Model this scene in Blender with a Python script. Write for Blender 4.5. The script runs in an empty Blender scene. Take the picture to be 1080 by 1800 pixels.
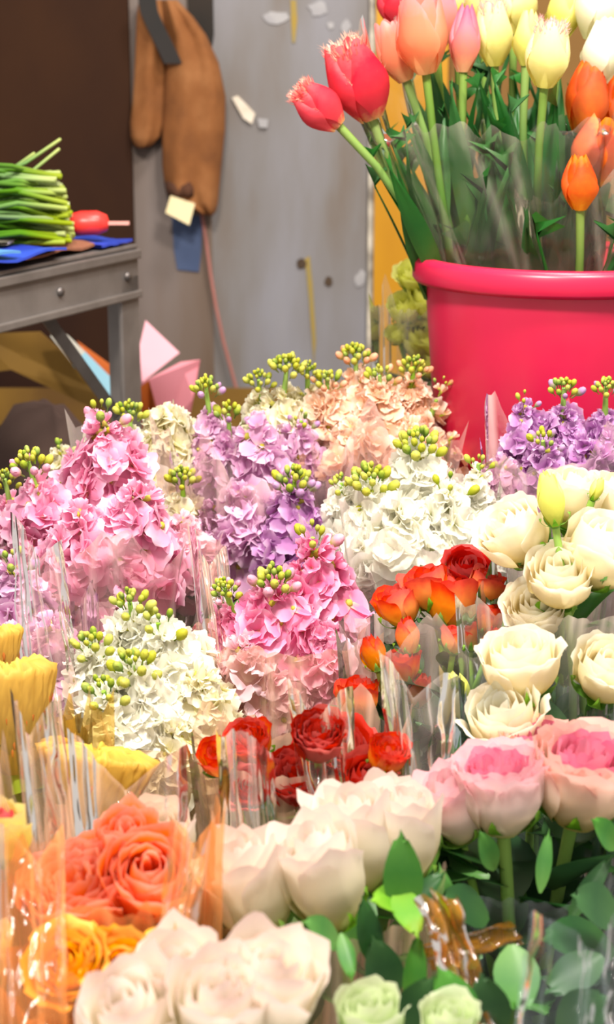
import bpy, math, random
from mathutils import Vector, Matrix, noise

R = random.Random(11)
PI = math.pi
scene = bpy.context.scene
COL = scene.collection

# ------------------------------------------------------------------ camera
CAM_H, PITCH, FPX = 1.25, math.radians(15), 3000.0
FWD = Vector((0, math.cos(PITCH), -math.sin(PITCH)))
UPV = Vector((0, math.sin(PITCH), math.cos(PITCH)))
CAMP = Vector((0, 0, CAM_H))
cd = bpy.data.cameras.new('camera')
cd.sensor_fit = 'VERTICAL'; cd.sensor_height = 36.0; cd.sensor_width = 36.0
cd.lens = FPX / 1800 * 36
cd.dof.use_dof = True; cd.dof.focus_distance = 1.48; cd.dof.aperture_fstop = 7.0
cd.clip_start = 0.02
cam = bpy.data.objects.new('camera', cd); COL.objects.link(cam)
cam.location = CAMP; cam.rotation_euler = (PI / 2 - PITCH, 0, 0)
scene.camera = cam

# ------------------------------------------------------------------ world, lamps, exposure
scene.view_settings.view_transform = 'Standard'
scene.view_settings.look = 'None'
scene.view_settings.gamma = 1.0
scene.view_settings.use_curve_mapping = False
scene.view_settings.exposure = 0.62
try:
    scene.cycles.transparent_max_bounces = 40
    scene.cycles.max_bounces = 8
    scene.cycles.sample_clamp_indirect = 4.0
except Exception:
    pass
w = bpy.data.worlds.new('world'); scene.world = w; w.use_nodes = True
w.node_tree.nodes['Background'].inputs[0].default_value = (1.0, 0.93, 0.86, 1)
w.node_tree.nodes['Background'].inputs[1].default_value = 0.55

def area_lamp(name, loc, target, size, power, color):
    l = bpy.data.lights.new(name, 'AREA'); l.shape = 'DISK'; l.size = size
    l.energy = power; l.color = color
    o = bpy.data.objects.new(name, l); COL.objects.link(o)
    o.location = loc
    o.rotation_euler = (Vector(target) - Vector(loc)).to_track_quat('-Z', 'Y').to_euler()
    return o
area_lamp('stall_lamp', (-0.25, 0.55, 2.35), (-0.05, 1.35, 0.8), 0.30, 34, (1.0, 0.93, 0.82))
area_lamp('stall_lamp', (0.55, 0.95, 2.40), (0.15, 1.5, 0.8), 0.30, 24, (1.0, 0.92, 0.80))
area_lamp('stall_lamp', (0.35, 1.9, 2.6), (0.45, 2.9, 1.2), 0.35, 17, (1.0, 0.95, 0.88))

# ------------------------------------------------------------------ helpers
def P(px, py, d):
    """a point of the place: the pixel's sight line at distance d along the lens axis"""
    return CAMP + (FWD + Vector((1, 0, 0)) * ((px - 540) / FPX) + UPV * ((900 - py) / FPX)) * d
def S(px, d):
    return px * d / FPX
def lin(h):
    if isinstance(h, str):
        c = [int(h[i:i + 2], 16) / 255 for i in (0, 2, 4)]
    else:
        c = h
    return tuple((x / 12.92 if x <= 0.04045 else ((x + 0.055) / 1.055) ** 2.4) for x in c) + (1,)
def frame(axis, spin=0.0):
    """rotation whose Z is axis"""
    q = Vector(axis).normalized().to_track_quat('Z', 'Y').to_matrix().to_4x4()
    return q @ Matrix.Rotation(spin, 4, 'Z')
def axis(tilt=0, toward=0):
    """up, leaned tilt degrees to the right and toward degrees to the viewer's side"""
    a, b = math.radians(tilt), math.radians(toward)
    return Vector((math.sin(a) * math.cos(b), -math.sin(b), math.cos(a) * math.cos(b)))

def link(name, mesh, parent=None, M=None, mats=None):
    o = bpy.data.objects.new(name, mesh); COL.objects.link(o)
    if parent is not None: o.parent = parent
    if M is not None: o.matrix_basis = M
    if mats:
        for i, m in enumerate(mats):
            if i < len(o.material_slots):
                o.material_slots[i].link = 'OBJECT'; o.material_slots[i].material = m
    return o
def tag(o, label=None, cat=None, group=None, kind=None):
    if label: o['label'] = label
    if cat: o['category'] = cat
    if group: o['group'] = group
    if kind: o['kind'] = kind
    return o
def thing(name, loc, label, cat, group=None):
    o = bpy.data.objects.new(name, None); COL.objects.link(o)
    o.location = loc; o.empty_display_size = 0.02
    return tag(o, label, cat, group)

class MB:
    def __init__(s): s.v = []; s.f = []; s.t = []; s.m = []
    def grid(s, rows, ts, mat=0, close=False):
        b = len(s.v); n = len(rows[0])
        for r, t in zip(rows, ts):
            for k, p in enumerate(r):
                s.v.append(tuple(p)); s.t.append(t[k] if isinstance(t, (list, tuple)) else t)
        for j in range(len(rows) - 1):
            for i in range(n if close else n - 1):
                i2 = (i + 1) % n
                s.f.append((b + j * n + i, b + j * n + i2, b + (j + 1) * n + i2, b + (j + 1) * n + i)); s.m.append(mat)
    def poly(s, pts, t=0.5, mat=0):
        b = len(s.v)
        for p in pts: s.v.append(tuple(p)); s.t.append(t)
        s.f.append(tuple(range(b, b + len(pts)))); s.m.append(mat)
    def tube(s, pts, rad, n=7, mat=0, t0=0, t1=1, cap=True):
        pts = [Vector(p) for p in pts]; rows = []; ts = []
        rads = rad if isinstance(rad, (list, tuple)) else [rad] * len(pts)
        up = Vector((0.31, 0.95, 0.05))
        for i, p in enumerate(pts):
            d = (pts[min(i + 1, len(pts) - 1)] - pts[max(i - 1, 0)]).normalized()
            x = d.cross(up)
            if x.length < 1e-4: x = d.cross(Vector((1, 0, 0)))
            x.normalize(); y = x.cross(d)
            rows.append([p + (x * math.cos(2 * PI * k / n) + y * math.sin(2 * PI * k / n)) * rads[i] for k in range(n)])
            ts.append(t0 + (t1 - t0) * i / max(1, len(pts) - 1))
        s.grid(rows, ts, mat, True)
        if cap:
            s.poly(list(reversed(rows[0])), t0, mat); s.poly(rows[-1], t1, mat)
    def box(s, lo, hi, mat=0, M=None, t=0.5):
        c = [Vector((x, y, z)) for x in (lo[0], hi[0]) for y in (lo[1], hi[1]) for z in (lo[2], hi[2])]
        if M is not None: c = [M @ p for p in c]
        b = len(s.v)
        for p in c: s.v.append(tuple(p)); s.t.append(t)
        for f in ((0, 1, 3, 2), (4, 6, 7, 5), (0, 4, 5, 1), (2, 3, 7, 6), (0, 2, 6, 4), (1, 5, 7, 3)):
            s.f.append(tuple(b + i for i in f)); s.m.append(mat)
    def lathe(s, prof, n=48, mat=0, M=None):
        rows = []
        for r, z in prof:
            row = [Vector((r * math.cos(2 * PI * k / n), r * math.sin(2 * PI * k / n), z)) for k in range(n)]
            if M is not None: row = [M @ p for p in row]
            rows.append(row)
        s.grid(rows, [i / (len(prof) - 1) for i in range(len(prof))], mat, True)
    def mesh(s, name, mats, smooth=True):
        me = bpy.data.meshes.new(name); me.from_pydata(s.v, [], s.f)
        a = me.attributes.new('t', 'FLOAT', 'POINT'); a.data.foreach_set('value', s.t)
        for m in mats: me.materials.append(m)
        me.polygons.foreach_set('material_index', s.m)
        me.polygons.foreach_set('use_smooth', [smooth] * len(s.f))
        me.update(); return me
    def obj(s, name, mats, parent=None, smooth=True, M=None):
        return link(name, s.mesh(name, mats, smooth), parent, M)

# ------------------------------------------------------------------ materials
def nodes(name):
    m = bpy.data.materials.new(name); m.use_nodes = True
    nt = m.node_tree; nt.nodes.clear()
    out = nt.nodes.new('ShaderNodeOutputMaterial')
    return m, nt, out
def mk(nt, typ, **kw):
    n = nt.nodes.new(typ)
    for k, v in kw.items():
        if k.startswith('i_'): n.inputs[k[2:].replace('_', ' ')].default_value = v
        else: setattr(n, k, v)
    return n
def ramp(nt, stops):
    r = nt.nodes.new('ShaderNodeValToRGB'); e = r.color_ramp.elements
    while len(e) > 1: e.remove(e[-1])
    e[0].position = stops[0][0]; e[0].color = lin(stops[0][1])
    for p, c in stops[1:]:
        x = e.new(p); x.color = lin(c)
    return r
def petal_mat(name, stops, transl=0.42, rough=0.55, var=0.10, vein=0.10, gloss=0.25):
    m, nt, out = nodes(name)
    at = mk(nt, 'ShaderNodeAttribute', attribute_name='t')
    no = mk(nt, 'ShaderNodeTexNoise'); no.inputs['Scale'].default_value = 9; no.inputs['Detail'].default_value = 3
    tc = mk(nt, 'ShaderNodeTexCoord'); nt.links.new(tc.outputs['Object'], no.inputs['Vector'])
    ad = mk(nt, 'ShaderNodeMath', operation='MULTIPLY_ADD'); nt.links.new(no.outputs['Fac'], ad.inputs[0])
    ad.inputs[1].default_value = vein * 2
    sb = mk(nt, 'ShaderNodeMath', operation='SUBTRACT'); nt.links.new(at.outputs['Fac'], sb.inputs[0]); sb.inputs[1].default_value = vein
    nt.links.new(sb.outputs[0], ad.inputs[2])
    rp = ramp(nt, stops); nt.links.new(ad.outputs[0], rp.inputs[0])
    oi = mk(nt, 'ShaderNodeObjectInfo')
    hv = mk(nt, 'ShaderNodeHueSaturation')
    mr = mk(nt, 'ShaderNodeMapRange'); nt.links.new(oi.outputs['Random'], mr.inputs[0])
    mr.inputs[3].default_value = 1 - var; mr.inputs[4].default_value = 1 + var * 0.6
    nt.links.new(mr.outputs[0], hv.inputs['Value']); nt.links.new(rp.outputs[0], hv.inputs['Color'])
    mr2 = mk(nt, 'ShaderNodeMapRange'); nt.links.new(oi.outputs['Random'], mr2.inputs[0])
    mr2.inputs[3].default_value = 1 + var; mr2.inputs[4].default_value = 1 - var
    nt.links.new(mr2.outputs[0], hv.inputs['Saturation'])
    bs = mk(nt, 'ShaderNodeBsdfPrincipled'); bs.inputs['Roughness'].default_value = rough
    bs.inputs['Specular IOR Level'].default_value = gloss
    tr = mk(nt, 'ShaderNodeBsdfTranslucent')
    nt.links.new(hv.outputs[0], bs.inputs['Base Color']); nt.links.new(hv.outputs[0], tr.inputs['Color'])
    mx = mk(nt, 'ShaderNodeMixShader'); mx.inputs[0].default_value = transl
    nt.links.new(bs.outputs[0], mx.inputs[1]); nt.links.new(tr.outputs[0], mx.inputs[2])
    nt.links.new(mx.outputs[0], out.inputs[0])
    return m
def plain(name, c1, c2=None, scale=8, rough=0.6, metal=0, bump=0, stretch=None, gloss=0.4, stops=None):
    m, nt, out = nodes(name)
    bs = mk(nt, 'ShaderNodeBsdfPrincipled'); bs.inputs['Roughness'].default_value = rough
    bs.inputs['Metallic'].default_value = metal; bs.inputs['Specular IOR Level'].default_value = gloss
    tc = mk(nt, 'ShaderNodeTexCoord'); mp = mk(nt, 'ShaderNodeMapping')
    if stretch: mp.inputs['Scale'].default_value = stretch
    nt.links.new(tc.outputs['Object'], mp.inputs['Vector'])
    no = mk(nt, 'ShaderNodeTexNoise'); no.inputs['Scale'].default_value = scale; no.inputs['Detail'].default_value = 6
    nt.links.new(mp.outputs[0], no.inputs['Vector'])
    rp = ramp(nt, stops or [(0.35, c1), (0.65, c2 or c1)])
    nt.links.new(no.outputs['Fac'], rp.inputs[0]); nt.links.new(rp.outputs[0], bs.inputs['Base Color'])
    if bump:
        b = mk(nt, 'ShaderNodeBump'); b.inputs['Strength'].default_value = bump; b.inputs['Distance'].default_value = 0.01
        nt.links.new(no.outputs['Fac'], b.inputs['Height']); nt.links.new(b.outputs[0], bs.inputs['Normal'])
    nt.links.new(bs.outputs[0], out.inputs[0])
    return m
def film_mat(name, tint='ffffff', haze=0.05, streak=0.34, hazecol='fff4ee', refl=0.9):
    """clear thin wrapping film: see-through, hazy along its creases, mirror-like at grazing angles"""
    m, nt, out = nodes(name)
    tp = mk(nt, 'ShaderNodeBsdfTransparent'); tp.inputs[0].default_value = lin(tint)
    df = mk(nt, 'ShaderNodeBsdfDiffuse'); df.inputs[0].default_value = lin(hazecol)
    tl = mk(nt, 'ShaderNodeBsdfTranslucent'); tl.inputs[0].default_value = lin(hazecol)
    m0 = mk(nt, 'ShaderNodeMixShader'); m0.inputs[0].default_value = 0.5
    nt.links.new(df.outputs[0], m0.inputs[1]); nt.links.new(tl.outputs[0], m0.inputs[2])
    gl = mk(nt, 'ShaderNodeBsdfGlossy'); gl.inputs['Roughness'].default_value = 0.07
    at = mk(nt, 'ShaderNodeAttribute', attribute_name='t')
    hz = mk(nt, 'ShaderNodeMath', operation='MULTIPLY_ADD')
    nt.links.new(at.outputs['Fac'], hz.inputs[0]); hz.inputs[1].default_value = streak; hz.inputs[2].default_value = haze
    m1 = mk(nt, 'ShaderNodeMixShader'); nt.links.new(hz.outputs[0], m1.inputs[0])
    nt.links.new(tp.outputs[0], m1.inputs[1]); nt.links.new(m0.outputs[0], m1.inputs[2])
    tc = mk(nt, 'ShaderNodeTexCoord'); no = mk(nt, 'ShaderNodeTexNoise'); no.inputs['Scale'].default_value = 22; no.inputs['Detail'].default_value = 2
    mp = mk(nt, 'ShaderNodeMapping'); mp.inputs['Scale'].default_value = (1, 1, 0.4)
    nt.links.new(tc.outputs['Object'], mp.inputs[0]); nt.links.new(mp.outputs[0], no.inputs['Vector'])
    bp = mk(nt, 'ShaderNodeBump'); bp.inputs['Strength'].default_value = 0.5; bp.inputs['Distance'].default_value = 0.02
    nt.links.new(no.outputs['Fac'], bp.inputs['Height']); nt.links.new(bp.outputs[0], gl.inputs['Normal'])
    fr = mk(nt, 'ShaderNodeFresnel'); fr.inputs['IOR'].default_value = 1.35
    fm = mk(nt, 'ShaderNodeMath', operation='MULTIPLY'); nt.links.new(fr.outputs[0], fm.inputs[0]); fm.inputs[1].default_value = refl
    m2 = mk(nt, 'ShaderNodeMixShader'); nt.links.new(fm.outputs[0], m2.inputs[0])
    nt.links.new(m1.outputs[0], m2.inputs[1]); nt.links.new(gl.outputs[0], m2.inputs[2])
    nt.links.new(m2.outputs[0], out.inputs[0])
    return m

M = {}
M['pink'] = petal_mat('pink_petal', [(0, 'f7d9b8'), (0.2, 'f3a3c4'), (0.65, 'f5b0d0'), (1, 'fbd3e6')])
M['palepink'] = petal_mat('pale_pink_petal', [(0, 'f6dfc4'), (0.3, 'f7c9d6'), (1, 'fbdfe8')])
M['hotpink'] = petal_mat('hot_pink_petal', [(0, 'f5c8a0'), (0.22, 'ee7fae'), (0.65, 'f398c2'), (1, 'fac4de')])
M['lilac'] = petal_mat('lilac_petal', [(0, 'eedccb'), (0.3, 'dda6d0'), (0.7, 'e6badc'), (1, 'f3d9ec')])
M['purple'] = petal_mat('purple_petal', [(0, 'dcc0da'), (0.3, 'c27fc2'), (0.7, 'd09ad2'), (1, 'e8c8e8')])
M['white'] = petal_mat('white_petal', [(0, 'd8de94'), (0.2, 'f6f4e2'), (1, 'fbfaf4')], var=0.04)
M['cream'] = petal_mat('cream_petal', [(0, 'dcd67c'), (0.3, 'efe8c0'), (1, 'f4f0e0')], var=0.05)
M['peach'] = petal_mat('peach_petal', [(0, 'f8e4bc'), (0.3, 'fad0ac'), (0.7, 'fcdcc4'), (1, 'feeee2')])
M['bud_yellow'] = petal_mat('yellow_green_bud', [(0, '7f9e34'), (0.4, 'b8c244'), (1, 'e4e066')])
M['bud_green'] = petal_mat('green_bud', [(0, '55823a'), (0.5, '8aac48'), (1, 'c4cf5a')])
M['bud_pink'] = petal_mat('pink_bud', [(0, '7fa045'), (0.35, 'cfd070'), (0.6, 'e7a6c0'), (1, 'f3bdd2')])
M['bud_peach'] = petal_mat('peach_bud', [(0, '8aa648'), (0.35, 'd8cd70'), (0.6, 'f2b48c'), (1, 'f6c6a6')])
M['bud_lilac'] = petal_mat('lilac_bud', [(0, '7f9a55'), (0.4, 'b9c080'), (0.65, 'c79acb'), (1, 'd9b0da')])
M['floret_eye'] = petal_mat('floret_eye', [(0, '9aa83a'), (1, 'd8cf55')])
M['stem'] = petal_mat('green_stem', [(0, '6f9a3c'), (1, '8fb84a')], transl=0.1)
M['stem_dark'] = petal_mat('dark_green_stem', [(0, '3f6a2c'), (.8, '557f36'), (1, '7f9c4a')], transl=0.1)
M['leaf'] = petal_mat('green_leaf', [(0, '5f9040'), (0.5, '3f7a34'), (1, '56903a')], transl=0.3, rough=0.4, gloss=0.4)
M['leaf_dark'] = petal_mat('dark_leaf', [(0, '365c2c'), (0.5, '234a26'), (1, '34602e')], transl=0.25, rough=0.4, gloss=0.4)
M['leaf_tulip'] = petal_mat('tulip_leaf', [(0, '4f7f3a'), (0.5, '27602c'), (1, '347232')], transl=0.3, rough=0.38, gloss=0.45)
M['leaf_lime'] = petal_mat('lime_leaf', [(0, '7fae3a'), (0.5, '6aa83a'), (1, '8fc04a')], transl=0.35, rough=0.45)
# roses
M['rose_white'] = petal_mat('blush_white_rose', [(0, 'dcd47c'), (0.22, 'eee4ac'), (0.5, 'f5ecd2'), (0.85, 'f7eee2'), (1, 'f6e2dc')], var=0.04, vein=0.05)
M['rose_pink'] = petal_mat('pink_garden_rose', [(0, 'd8d27a'), (0.14, 'f4e4c4'), (0.5, 'fae8e0'), (0.8, 'fadedd'), (1, 'f8c6d0')], var=0.05, vein=0.06)
M['rose_pink_in'] = petal_mat('deep_pink_rose_heart', [(0, 'f6ccb0'), (0.6, 'f6bcc8'), (1, 'f290b0')], var=0.12, vein=0.08)
M['rose_apricot'] = petal_mat('apricot_pink_rose', [(0, 'f0d07c'), (0.3, 'f8deb8'), (0.7, 'fae2d2'), (1, 'f8cac2')], var=0.05, vein=0.06)
M['rose_coral'] = petal_mat('coral_rose', [(0, 'fa9c1c'), (0.4, 'fa8430'), (0.85, 'fa9250'), (1, 'fab4a0')], var=0.08, vein=0.06)
M['rose_red'] = petal_mat('red_rose', [(0, 'd8642a'), (0.5, 'cc3c28'), (1, 'c8382e')], var=0.15)
M['spray'] = petal_mat('orange_red_spray_rose', [(0, 'f8d850'), (0.35, 'f7b044'), (0.72, 'f07a3a'), (0.9, 'e24a30'), (1, 'd43a2c')], var=0.10, vein=0.12)
M['spray_dark'] = petal_mat('dark_red_spray_rose', [(0, 'd8502a'), (0.5, 'c0281f'), (1, 'b8201e')], var=0.12)
M['liz'] = petal_mat('ivory_lisianthus', [(0, 'c4c860'), (0.3, 'efe0a0'), (0.65, 'f9eecc'), (1, 'fdf8ea')], var=0.04)
M['liz_yellow'] = petal_mat('yellow_lisianthus', [(0, 'b4c244'), (0.3, 'ecec74'), (1, 'f6f890')], var=0.06)
M['mint'] = petal_mat('pale_green_rose', [(0, 'a8c87a'), (0.5, 'cfe0a8'), (1, 'e8f0cf')], var=0.05)
M['gold'] = petal_mat('golden_petal', [(0, 'e0901c'), (0.5, 'f2ab28'), (1, 'f8c23c')], var=0.1)
M['comb'] = petal_mat('yellow_cockscomb', [(0, '7a5f14'), (0.5, 'b98e18'), (0.85, 'dcb024'), (1, 'f4d23c')], var=0.1)
M['comb_speck'] = plain('orange_speck', 'b0641a', '8a4a14', rough=0.8)
# tulips
M['t_red'] = petal_mat('red_tulip', [(0, 'e8c07a'), (0.12, 'e4505a'), (0.7, 'dd3548'), (1, 'ee6a72')], var=0.06)
M['t_redf'] = petal_mat('red_tulip_fringe', [(0, 'e85a60'), (.7, 'f79a90'), (1, 'fbc8b0')])
M['t_coral'] = petal_mat('coral_tulip', [(0, 'f3c98a'), (0.3, 'f4a071'), (0.75, 'f29a7c'), (1, 'f3a2a0')], var=0.06)
M['t_pink'] = petal_mat('pink_tulip', [(0, 'f5c492'), (0.3, 'f3a08a'), (0.7, 'ee8fa0'), (1, 'ea6f94')], var=0.06)
M['t_cream'] = petal_mat('cream_tulip', [(0, 'e2dc6a'), (0.4, 'f2ea9a'), (1, 'f8efc4')], var=0.05)
M['t_creamf'] = petal_mat('cream_tulip_fringe', [(0, 'f3d8b4'), (1, 'f0b0b8')])
M['t_yellow'] = petal_mat('yellow_tulip', [(0, 'cfcf5a'), (0.4, 'eee87a'), (1, 'f5efa0')], var=0.05)
M['t_white'] = petal_mat('white_tulip', [(0, 'dfe0a8'), (0.4, 'f4f0d4'), (1, 'fbf8ee')], var=0.03)
M['t_orange'] = petal_mat('orange_tulip', [(0, 'f5b42e'), (0.35, 'f07a22'), (0.8, 'ea5420'), (1, 'f08a28')], var=0.08, vein=0.15)
# things
M['bucket'] = plain('hot_pink_plastic', 'c21842', 'ca1e48', scale=3, rough=0.34, gloss=0.5)
M['film'] = film_mat('clear_film')
M['film_warm'] = film_mat('warm_clear_film', tint='fff4e8', haze=0.09, streak=0.36, hazecol='ffe0c8')
M['film_pink'] = film_mat('pinkish_clear_film', tint='fff0f0', haze=0.06, streak=0.36, hazecol='ffe8e6')
M['film_yellow'] = film_mat('yellow_film', tint='fbe6a0', haze=0.10, streak=0.2, hazecol='f2c860')
M['film_orange'] = film_mat('orange_film', tint='f8c06a', haze=0.10, streak=0.7, hazecol='f6a83c')
M['film_blue'] = film_mat('bluish_film', tint='e6eef0', haze=0.025, streak=0.12, hazecol='cfe0ea')
M['film_clear'] = film_mat('very_clear_film', tint='fbf8f0', haze=0.012, streak=0.13, hazecol='f4ecdc')
M['film_amber'] = film_mat('amber_film', tint='ffe4c0', haze=0.16, streak=0.4, hazecol='ffb878', refl=0.45)
M['film_milky'] = film_mat('milky_warm_film', tint='fff2e6', haze=0.16, streak=0.35, hazecol='ffdcc4')

# ------------------------------------------------------------------ petal and bloom templates
def cup_petal(rmax, h, phi, curl=0.1, tip=0.0, ruf=0.0, base=0.3, close=0.0, rnd=0.3, seed=0, nu=7, nv=8, spiral=0.07, fringe=0.0, vb=0.6):
    rr_ = random.Random(seed); ph = rr_.uniform(0, 6.28); k = rr_.uniform(2.2, 3.6)
    mb = MB(); rows = []; ts = []
    for j in range(nv + 1):
        v = j / nv
        r = rmax * (base + (1 - base) * math.sin(min(v / vb, 1) * PI / 2))
        r *= 1 - close * max(0, (v - vb) / (1 - vb)) ** 1.5
        c = max(0, (v - 0.58) / 0.42)
        r += curl * rmax * c * c
        z = h * v - abs(curl) * rmax * 0.45 * c ** 3
        wd = phi * (0.5 + 0.5 * math.sin(min(1, v / 0.55) * PI / 2))
        row = []; tr = []
        for i in range(nu + 1):
            u = 2 * i / nu - 1
            th = wd * u * (1 - 0.12 * c * c)
            zz = z - h * rnd * v * v * abs(u) ** 2.4 + tip * rmax * math.exp(-(u / 0.28) ** 2) * c * c
            rp = r * (1 + spiral * u) + ruf * rmax * math.sin(k * u * PI + ph) * c + tip * 0.3 * rmax * math.exp(-(u / 0.3) ** 2) * c
            zz += ruf * rmax * 0.7 * math.cos(k * 1.3 * u * PI + ph) * c
            row.append(Vector((rp * math.cos(th), rp * math.sin(th), zz))); tr.append(min(1, v * (1 - 0.1 * u * u) + 0.12 * u * u * v))
        rows.append(row); ts.append(tr)
    mb.grid(rows, ts, 0)
    if fringe:
        edge = [rows[j][0] for j in range(int(nv * 0.7), nv)] + rows[nv] + [rows[j][-1] for j in range(nv - 1, int(nv * 0.7) - 1, -1)]
        for a, b in zip(edge[:-1], edge[1:]):
            n = 5
            for q in range(n):
                p0 = a.lerp(b, q / n); p1 = a.lerp(b, (q + 1) / n); mid = (p0 + p1) / 2
                o = Vector((mid.x, mid.y, 0)); o = o.normalized() if o.length > 1e-6 else Vector((0, 0, 0))
                tipp = mid + o * fringe * rr_.uniform(-0.6, 1.1) + Vector((rr_.uniform(-.3, .3) * fringe, rr_.uniform(-.3, .3) * fringe, fringe * rr_.uniform(0.5, 1.3)))
                mb.poly([p0, p1, tipp], 1.0, 1)
    return mb
def flat_petal(mb, Mx, L, W, a0=0.2, curl=0.5, cup=0.2, ruf=0.0, seed=0, nu=4, nv=4, mat=0, wf=None, jag=0.0, crease=0.0):
    rr_ = random.Random(seed); ph = rr_.uniform(0, 6.28)
    y = z = 0.0; rows = []; ts = []
    for j in range(nv + 1):
        v = j / nv
        if j:
            a = a0 + curl * (v - 0.5 / nv); y += math.cos(a) * L / nv; z += math.sin(a) * L / nv
        wv = W * (wf(v) if wf else math.sin(PI * (0.1 + 0.74 * v)))
        row = []
        for i in range(nu + 1):
            u = 2 * i / nu - 1
            jj = jag * L * rr_.uniform(-1, 1) * (1 if j == nv else 0)
            zz = z + cup * wv * u * u + ruf * L * math.sin(u * 4.5 + ph + v * 2) * v * v - crease * wv * (1 - abs(u))
            yy = y - (0.16 * L * u * u if j == nv else 0) + jj
            row.append(Mx @ Vector((u * wv, yy, zz)))
        rows.append(row); ts.append(v)
    mb.grid(rows, ts, mat)
def bloom(kind, seed):
    """list of (petal mesh, spin matrix, inner?) for a unit-wide bloom standing on its base"""
    r_ = random.Random(seed); out = []
    spec = {
        'rose':  dict(n=17, r0=.10, r1=.46, h0=1.02, h1=1.0, p0=1.7, p1=1.0, c0=0.0, c1=.16, ruf=.04, tip=.30, base=.42, cl0=.35, cl1=.0, pw=.75, rnd=.16),
        'cup':   dict(n=34, r0=.06, r1=.47, h0=.84, h1=.86, p0=1.2, p1=1.0, c0=.10, c1=.13, ruf=.09, tip=.05, base=.50, cl0=.1, cl1=.0, pw=.62, rnd=.16),
        'spray': dict(n=15, r0=.09, r1=.46, h0=.80, h1=.82, p0=1.6, p1=.95, c0=0.0, c1=.14, ruf=.05, tip=.10, base=.38, cl0=.3, cl1=0, pw=.7, rnd=.18),
        'bud':   dict(n=8, r0=.14, r1=.42, h0=1.2, h1=1.1, p0=1.7, p1=1.2, c0=0, c1=.02, ruf=.02, tip=.10, base=.45, cl0=.6, cl1=.35, pw=.8, rnd=.25),
        'liz':   dict(n=16, r0=.10, r1=.47, h0=.84, h1=.80, p0=1.6, p1=1.1, c0=0.03, c1=.20, ruf=.055, tip=.02, base=.34, cl0=.3, cl1=0.02, pw=.72, rnd=.12),
        'open':  dict(n=24, r0=.05, r1=.47, h0=.56, h1=.52, p0=1.5, p1=.85, c0=0.02, c1=.30, ruf=.05, tip=.10, base=.30, cl0=.3, cl1=0, pw=.75, rnd=.2),
    }[kind]
    n = spec['n']
    for i in range(n):
        f = i / (n - 1); L = lambda a, b: spec[a] + (spec[b] - spec[a]) * f
        rm = spec['r0'] + (spec['r1'] - spec['r0']) * f ** spec['pw']
        mb = cup_petal(rm * r_.uniform(.96, 1.04), L('h0', 'h1') * r_.uniform(.94, 1.03), L('p0', 'p1') * r_.uniform(.92, 1.08),
                       curl=L('c0', 'c1') * r_.uniform(.5, 1.5), tip=spec['tip'] * r_.uniform(.2, 1.6) * f, ruf=spec['ruf'] * (.4 + .6 * f) if kind != 'cup' else spec['ruf'] * (1.6 - f),
                       base=spec['base'], close=L('cl0', 'cl1'), rnd=spec['rnd'], seed=seed * 100 + i,
                       nu=(14 if kind == 'liz' else 10) if f > .4 else 7, nv=9 if f > .4 else 7)
        out.append((mb.mesh(kind + '_petal', [None]), Matrix.Rotation(i * 2.39996 + r_.uniform(-.15, .15), 4, 'Z'), f < .5))
    return out
BL = {}
for k in ('rose', 'cup', 'spray', 'bud', 'liz', 'open'):
    BL[k] = [bloom(k, s) for s in (3, 8)]
def tulip_set(seed, fr, openk):
    r_ = random.Random(seed); out = []
    for i in range(6):
        inner = i < 3
        mb = cup_petal(.40 if inner else .47, 1.32 * r_.uniform(.96, 1.04), 1.12, curl=0.02 + openk * .3, tip=.04, ruf=.03, base=.40, close=.62 - openk, rnd=.42,
                       seed=seed * 31 + i, nu=8, nv=9, spiral=.05, fringe=fr, vb=.5)
        out.append((mb.mesh('tulip_petal', [None, None] if fr else [None]), Matrix.Rotation(i * 2 * PI / 3 + (PI / 3 if inner else 0), 4, 'Z')))
    return out
def fringe_crest(seed):
    r_ = random.Random(seed); mb = MB()
    for k in range(150):
        a = r_.uniform(0, 2 * PI); rr = .30 * math.sqrt(r_.random()) + .06; p = Vector((rr * math.cos(a), rr * math.sin(a), 1.16 + r_.uniform(-.10, .06)))
        o = Vector((math.cos(a) * rr * 1.6, math.sin(a) * rr * 1.6, 1)).normalized() * r_.uniform(.10, .19); w = Vector((-math.sin(a), math.cos(a), 0)) * r_.uniform(.012, .024)
        mb.poly([p - w, p + w, p + w * .6 + o * .6, p + o, p - w * .6 + o * .6], r_.random())
    return mb.mesh('fringe', [None])
CREST = [fringe_crest(1), fringe_crest(2)]
TU = [tulip_set(1, 0, .0), tulip_set(2, 0, .15), tulip_set(3, 0, .3)]
TUF = [tulip_set(4, .10, .10), tulip_set(5, .10, .18)]

def floret_double(seed):
    r_ = random.Random(seed); mb = MB(); q = 0
    for ring, (n, L, W, a0, z) in enumerate(((4, .56, .33, .15, 0), (4, .48, .30, .55, .03), (3, .34, .22, 1.0, .05))):
        for i in range(n):
            Mx = Matrix.Translation((0, 0, z)) @ Matrix.Rotation(2 * PI * (i + .5 * ring) / n + r_.uniform(-.35, .35), 4, 'Z') @ Matrix.Rotation(r_.uniform(-.45, .45), 4, 'Y')
            flat_petal(mb, Mx, L * r_.uniform(.8, 1.15), W * r_.uniform(.8, 1.15), a0 + r_.uniform(-.25, .3), r_.uniform(-1.1, .6), r_.uniform(-.3, .4), .10, seed * 50 + q, 5, 4, wf=RW); q += 1
    mb.lathe([(.05, -.25), (.045, -.1), (.07, 0)], 6, 1)
    return mb.mesh('floret', [None, None])
RW = lambda v: .28 + .72 * math.sin(PI * (.02 + .80 * v)) if v < .95 else .62
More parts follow.
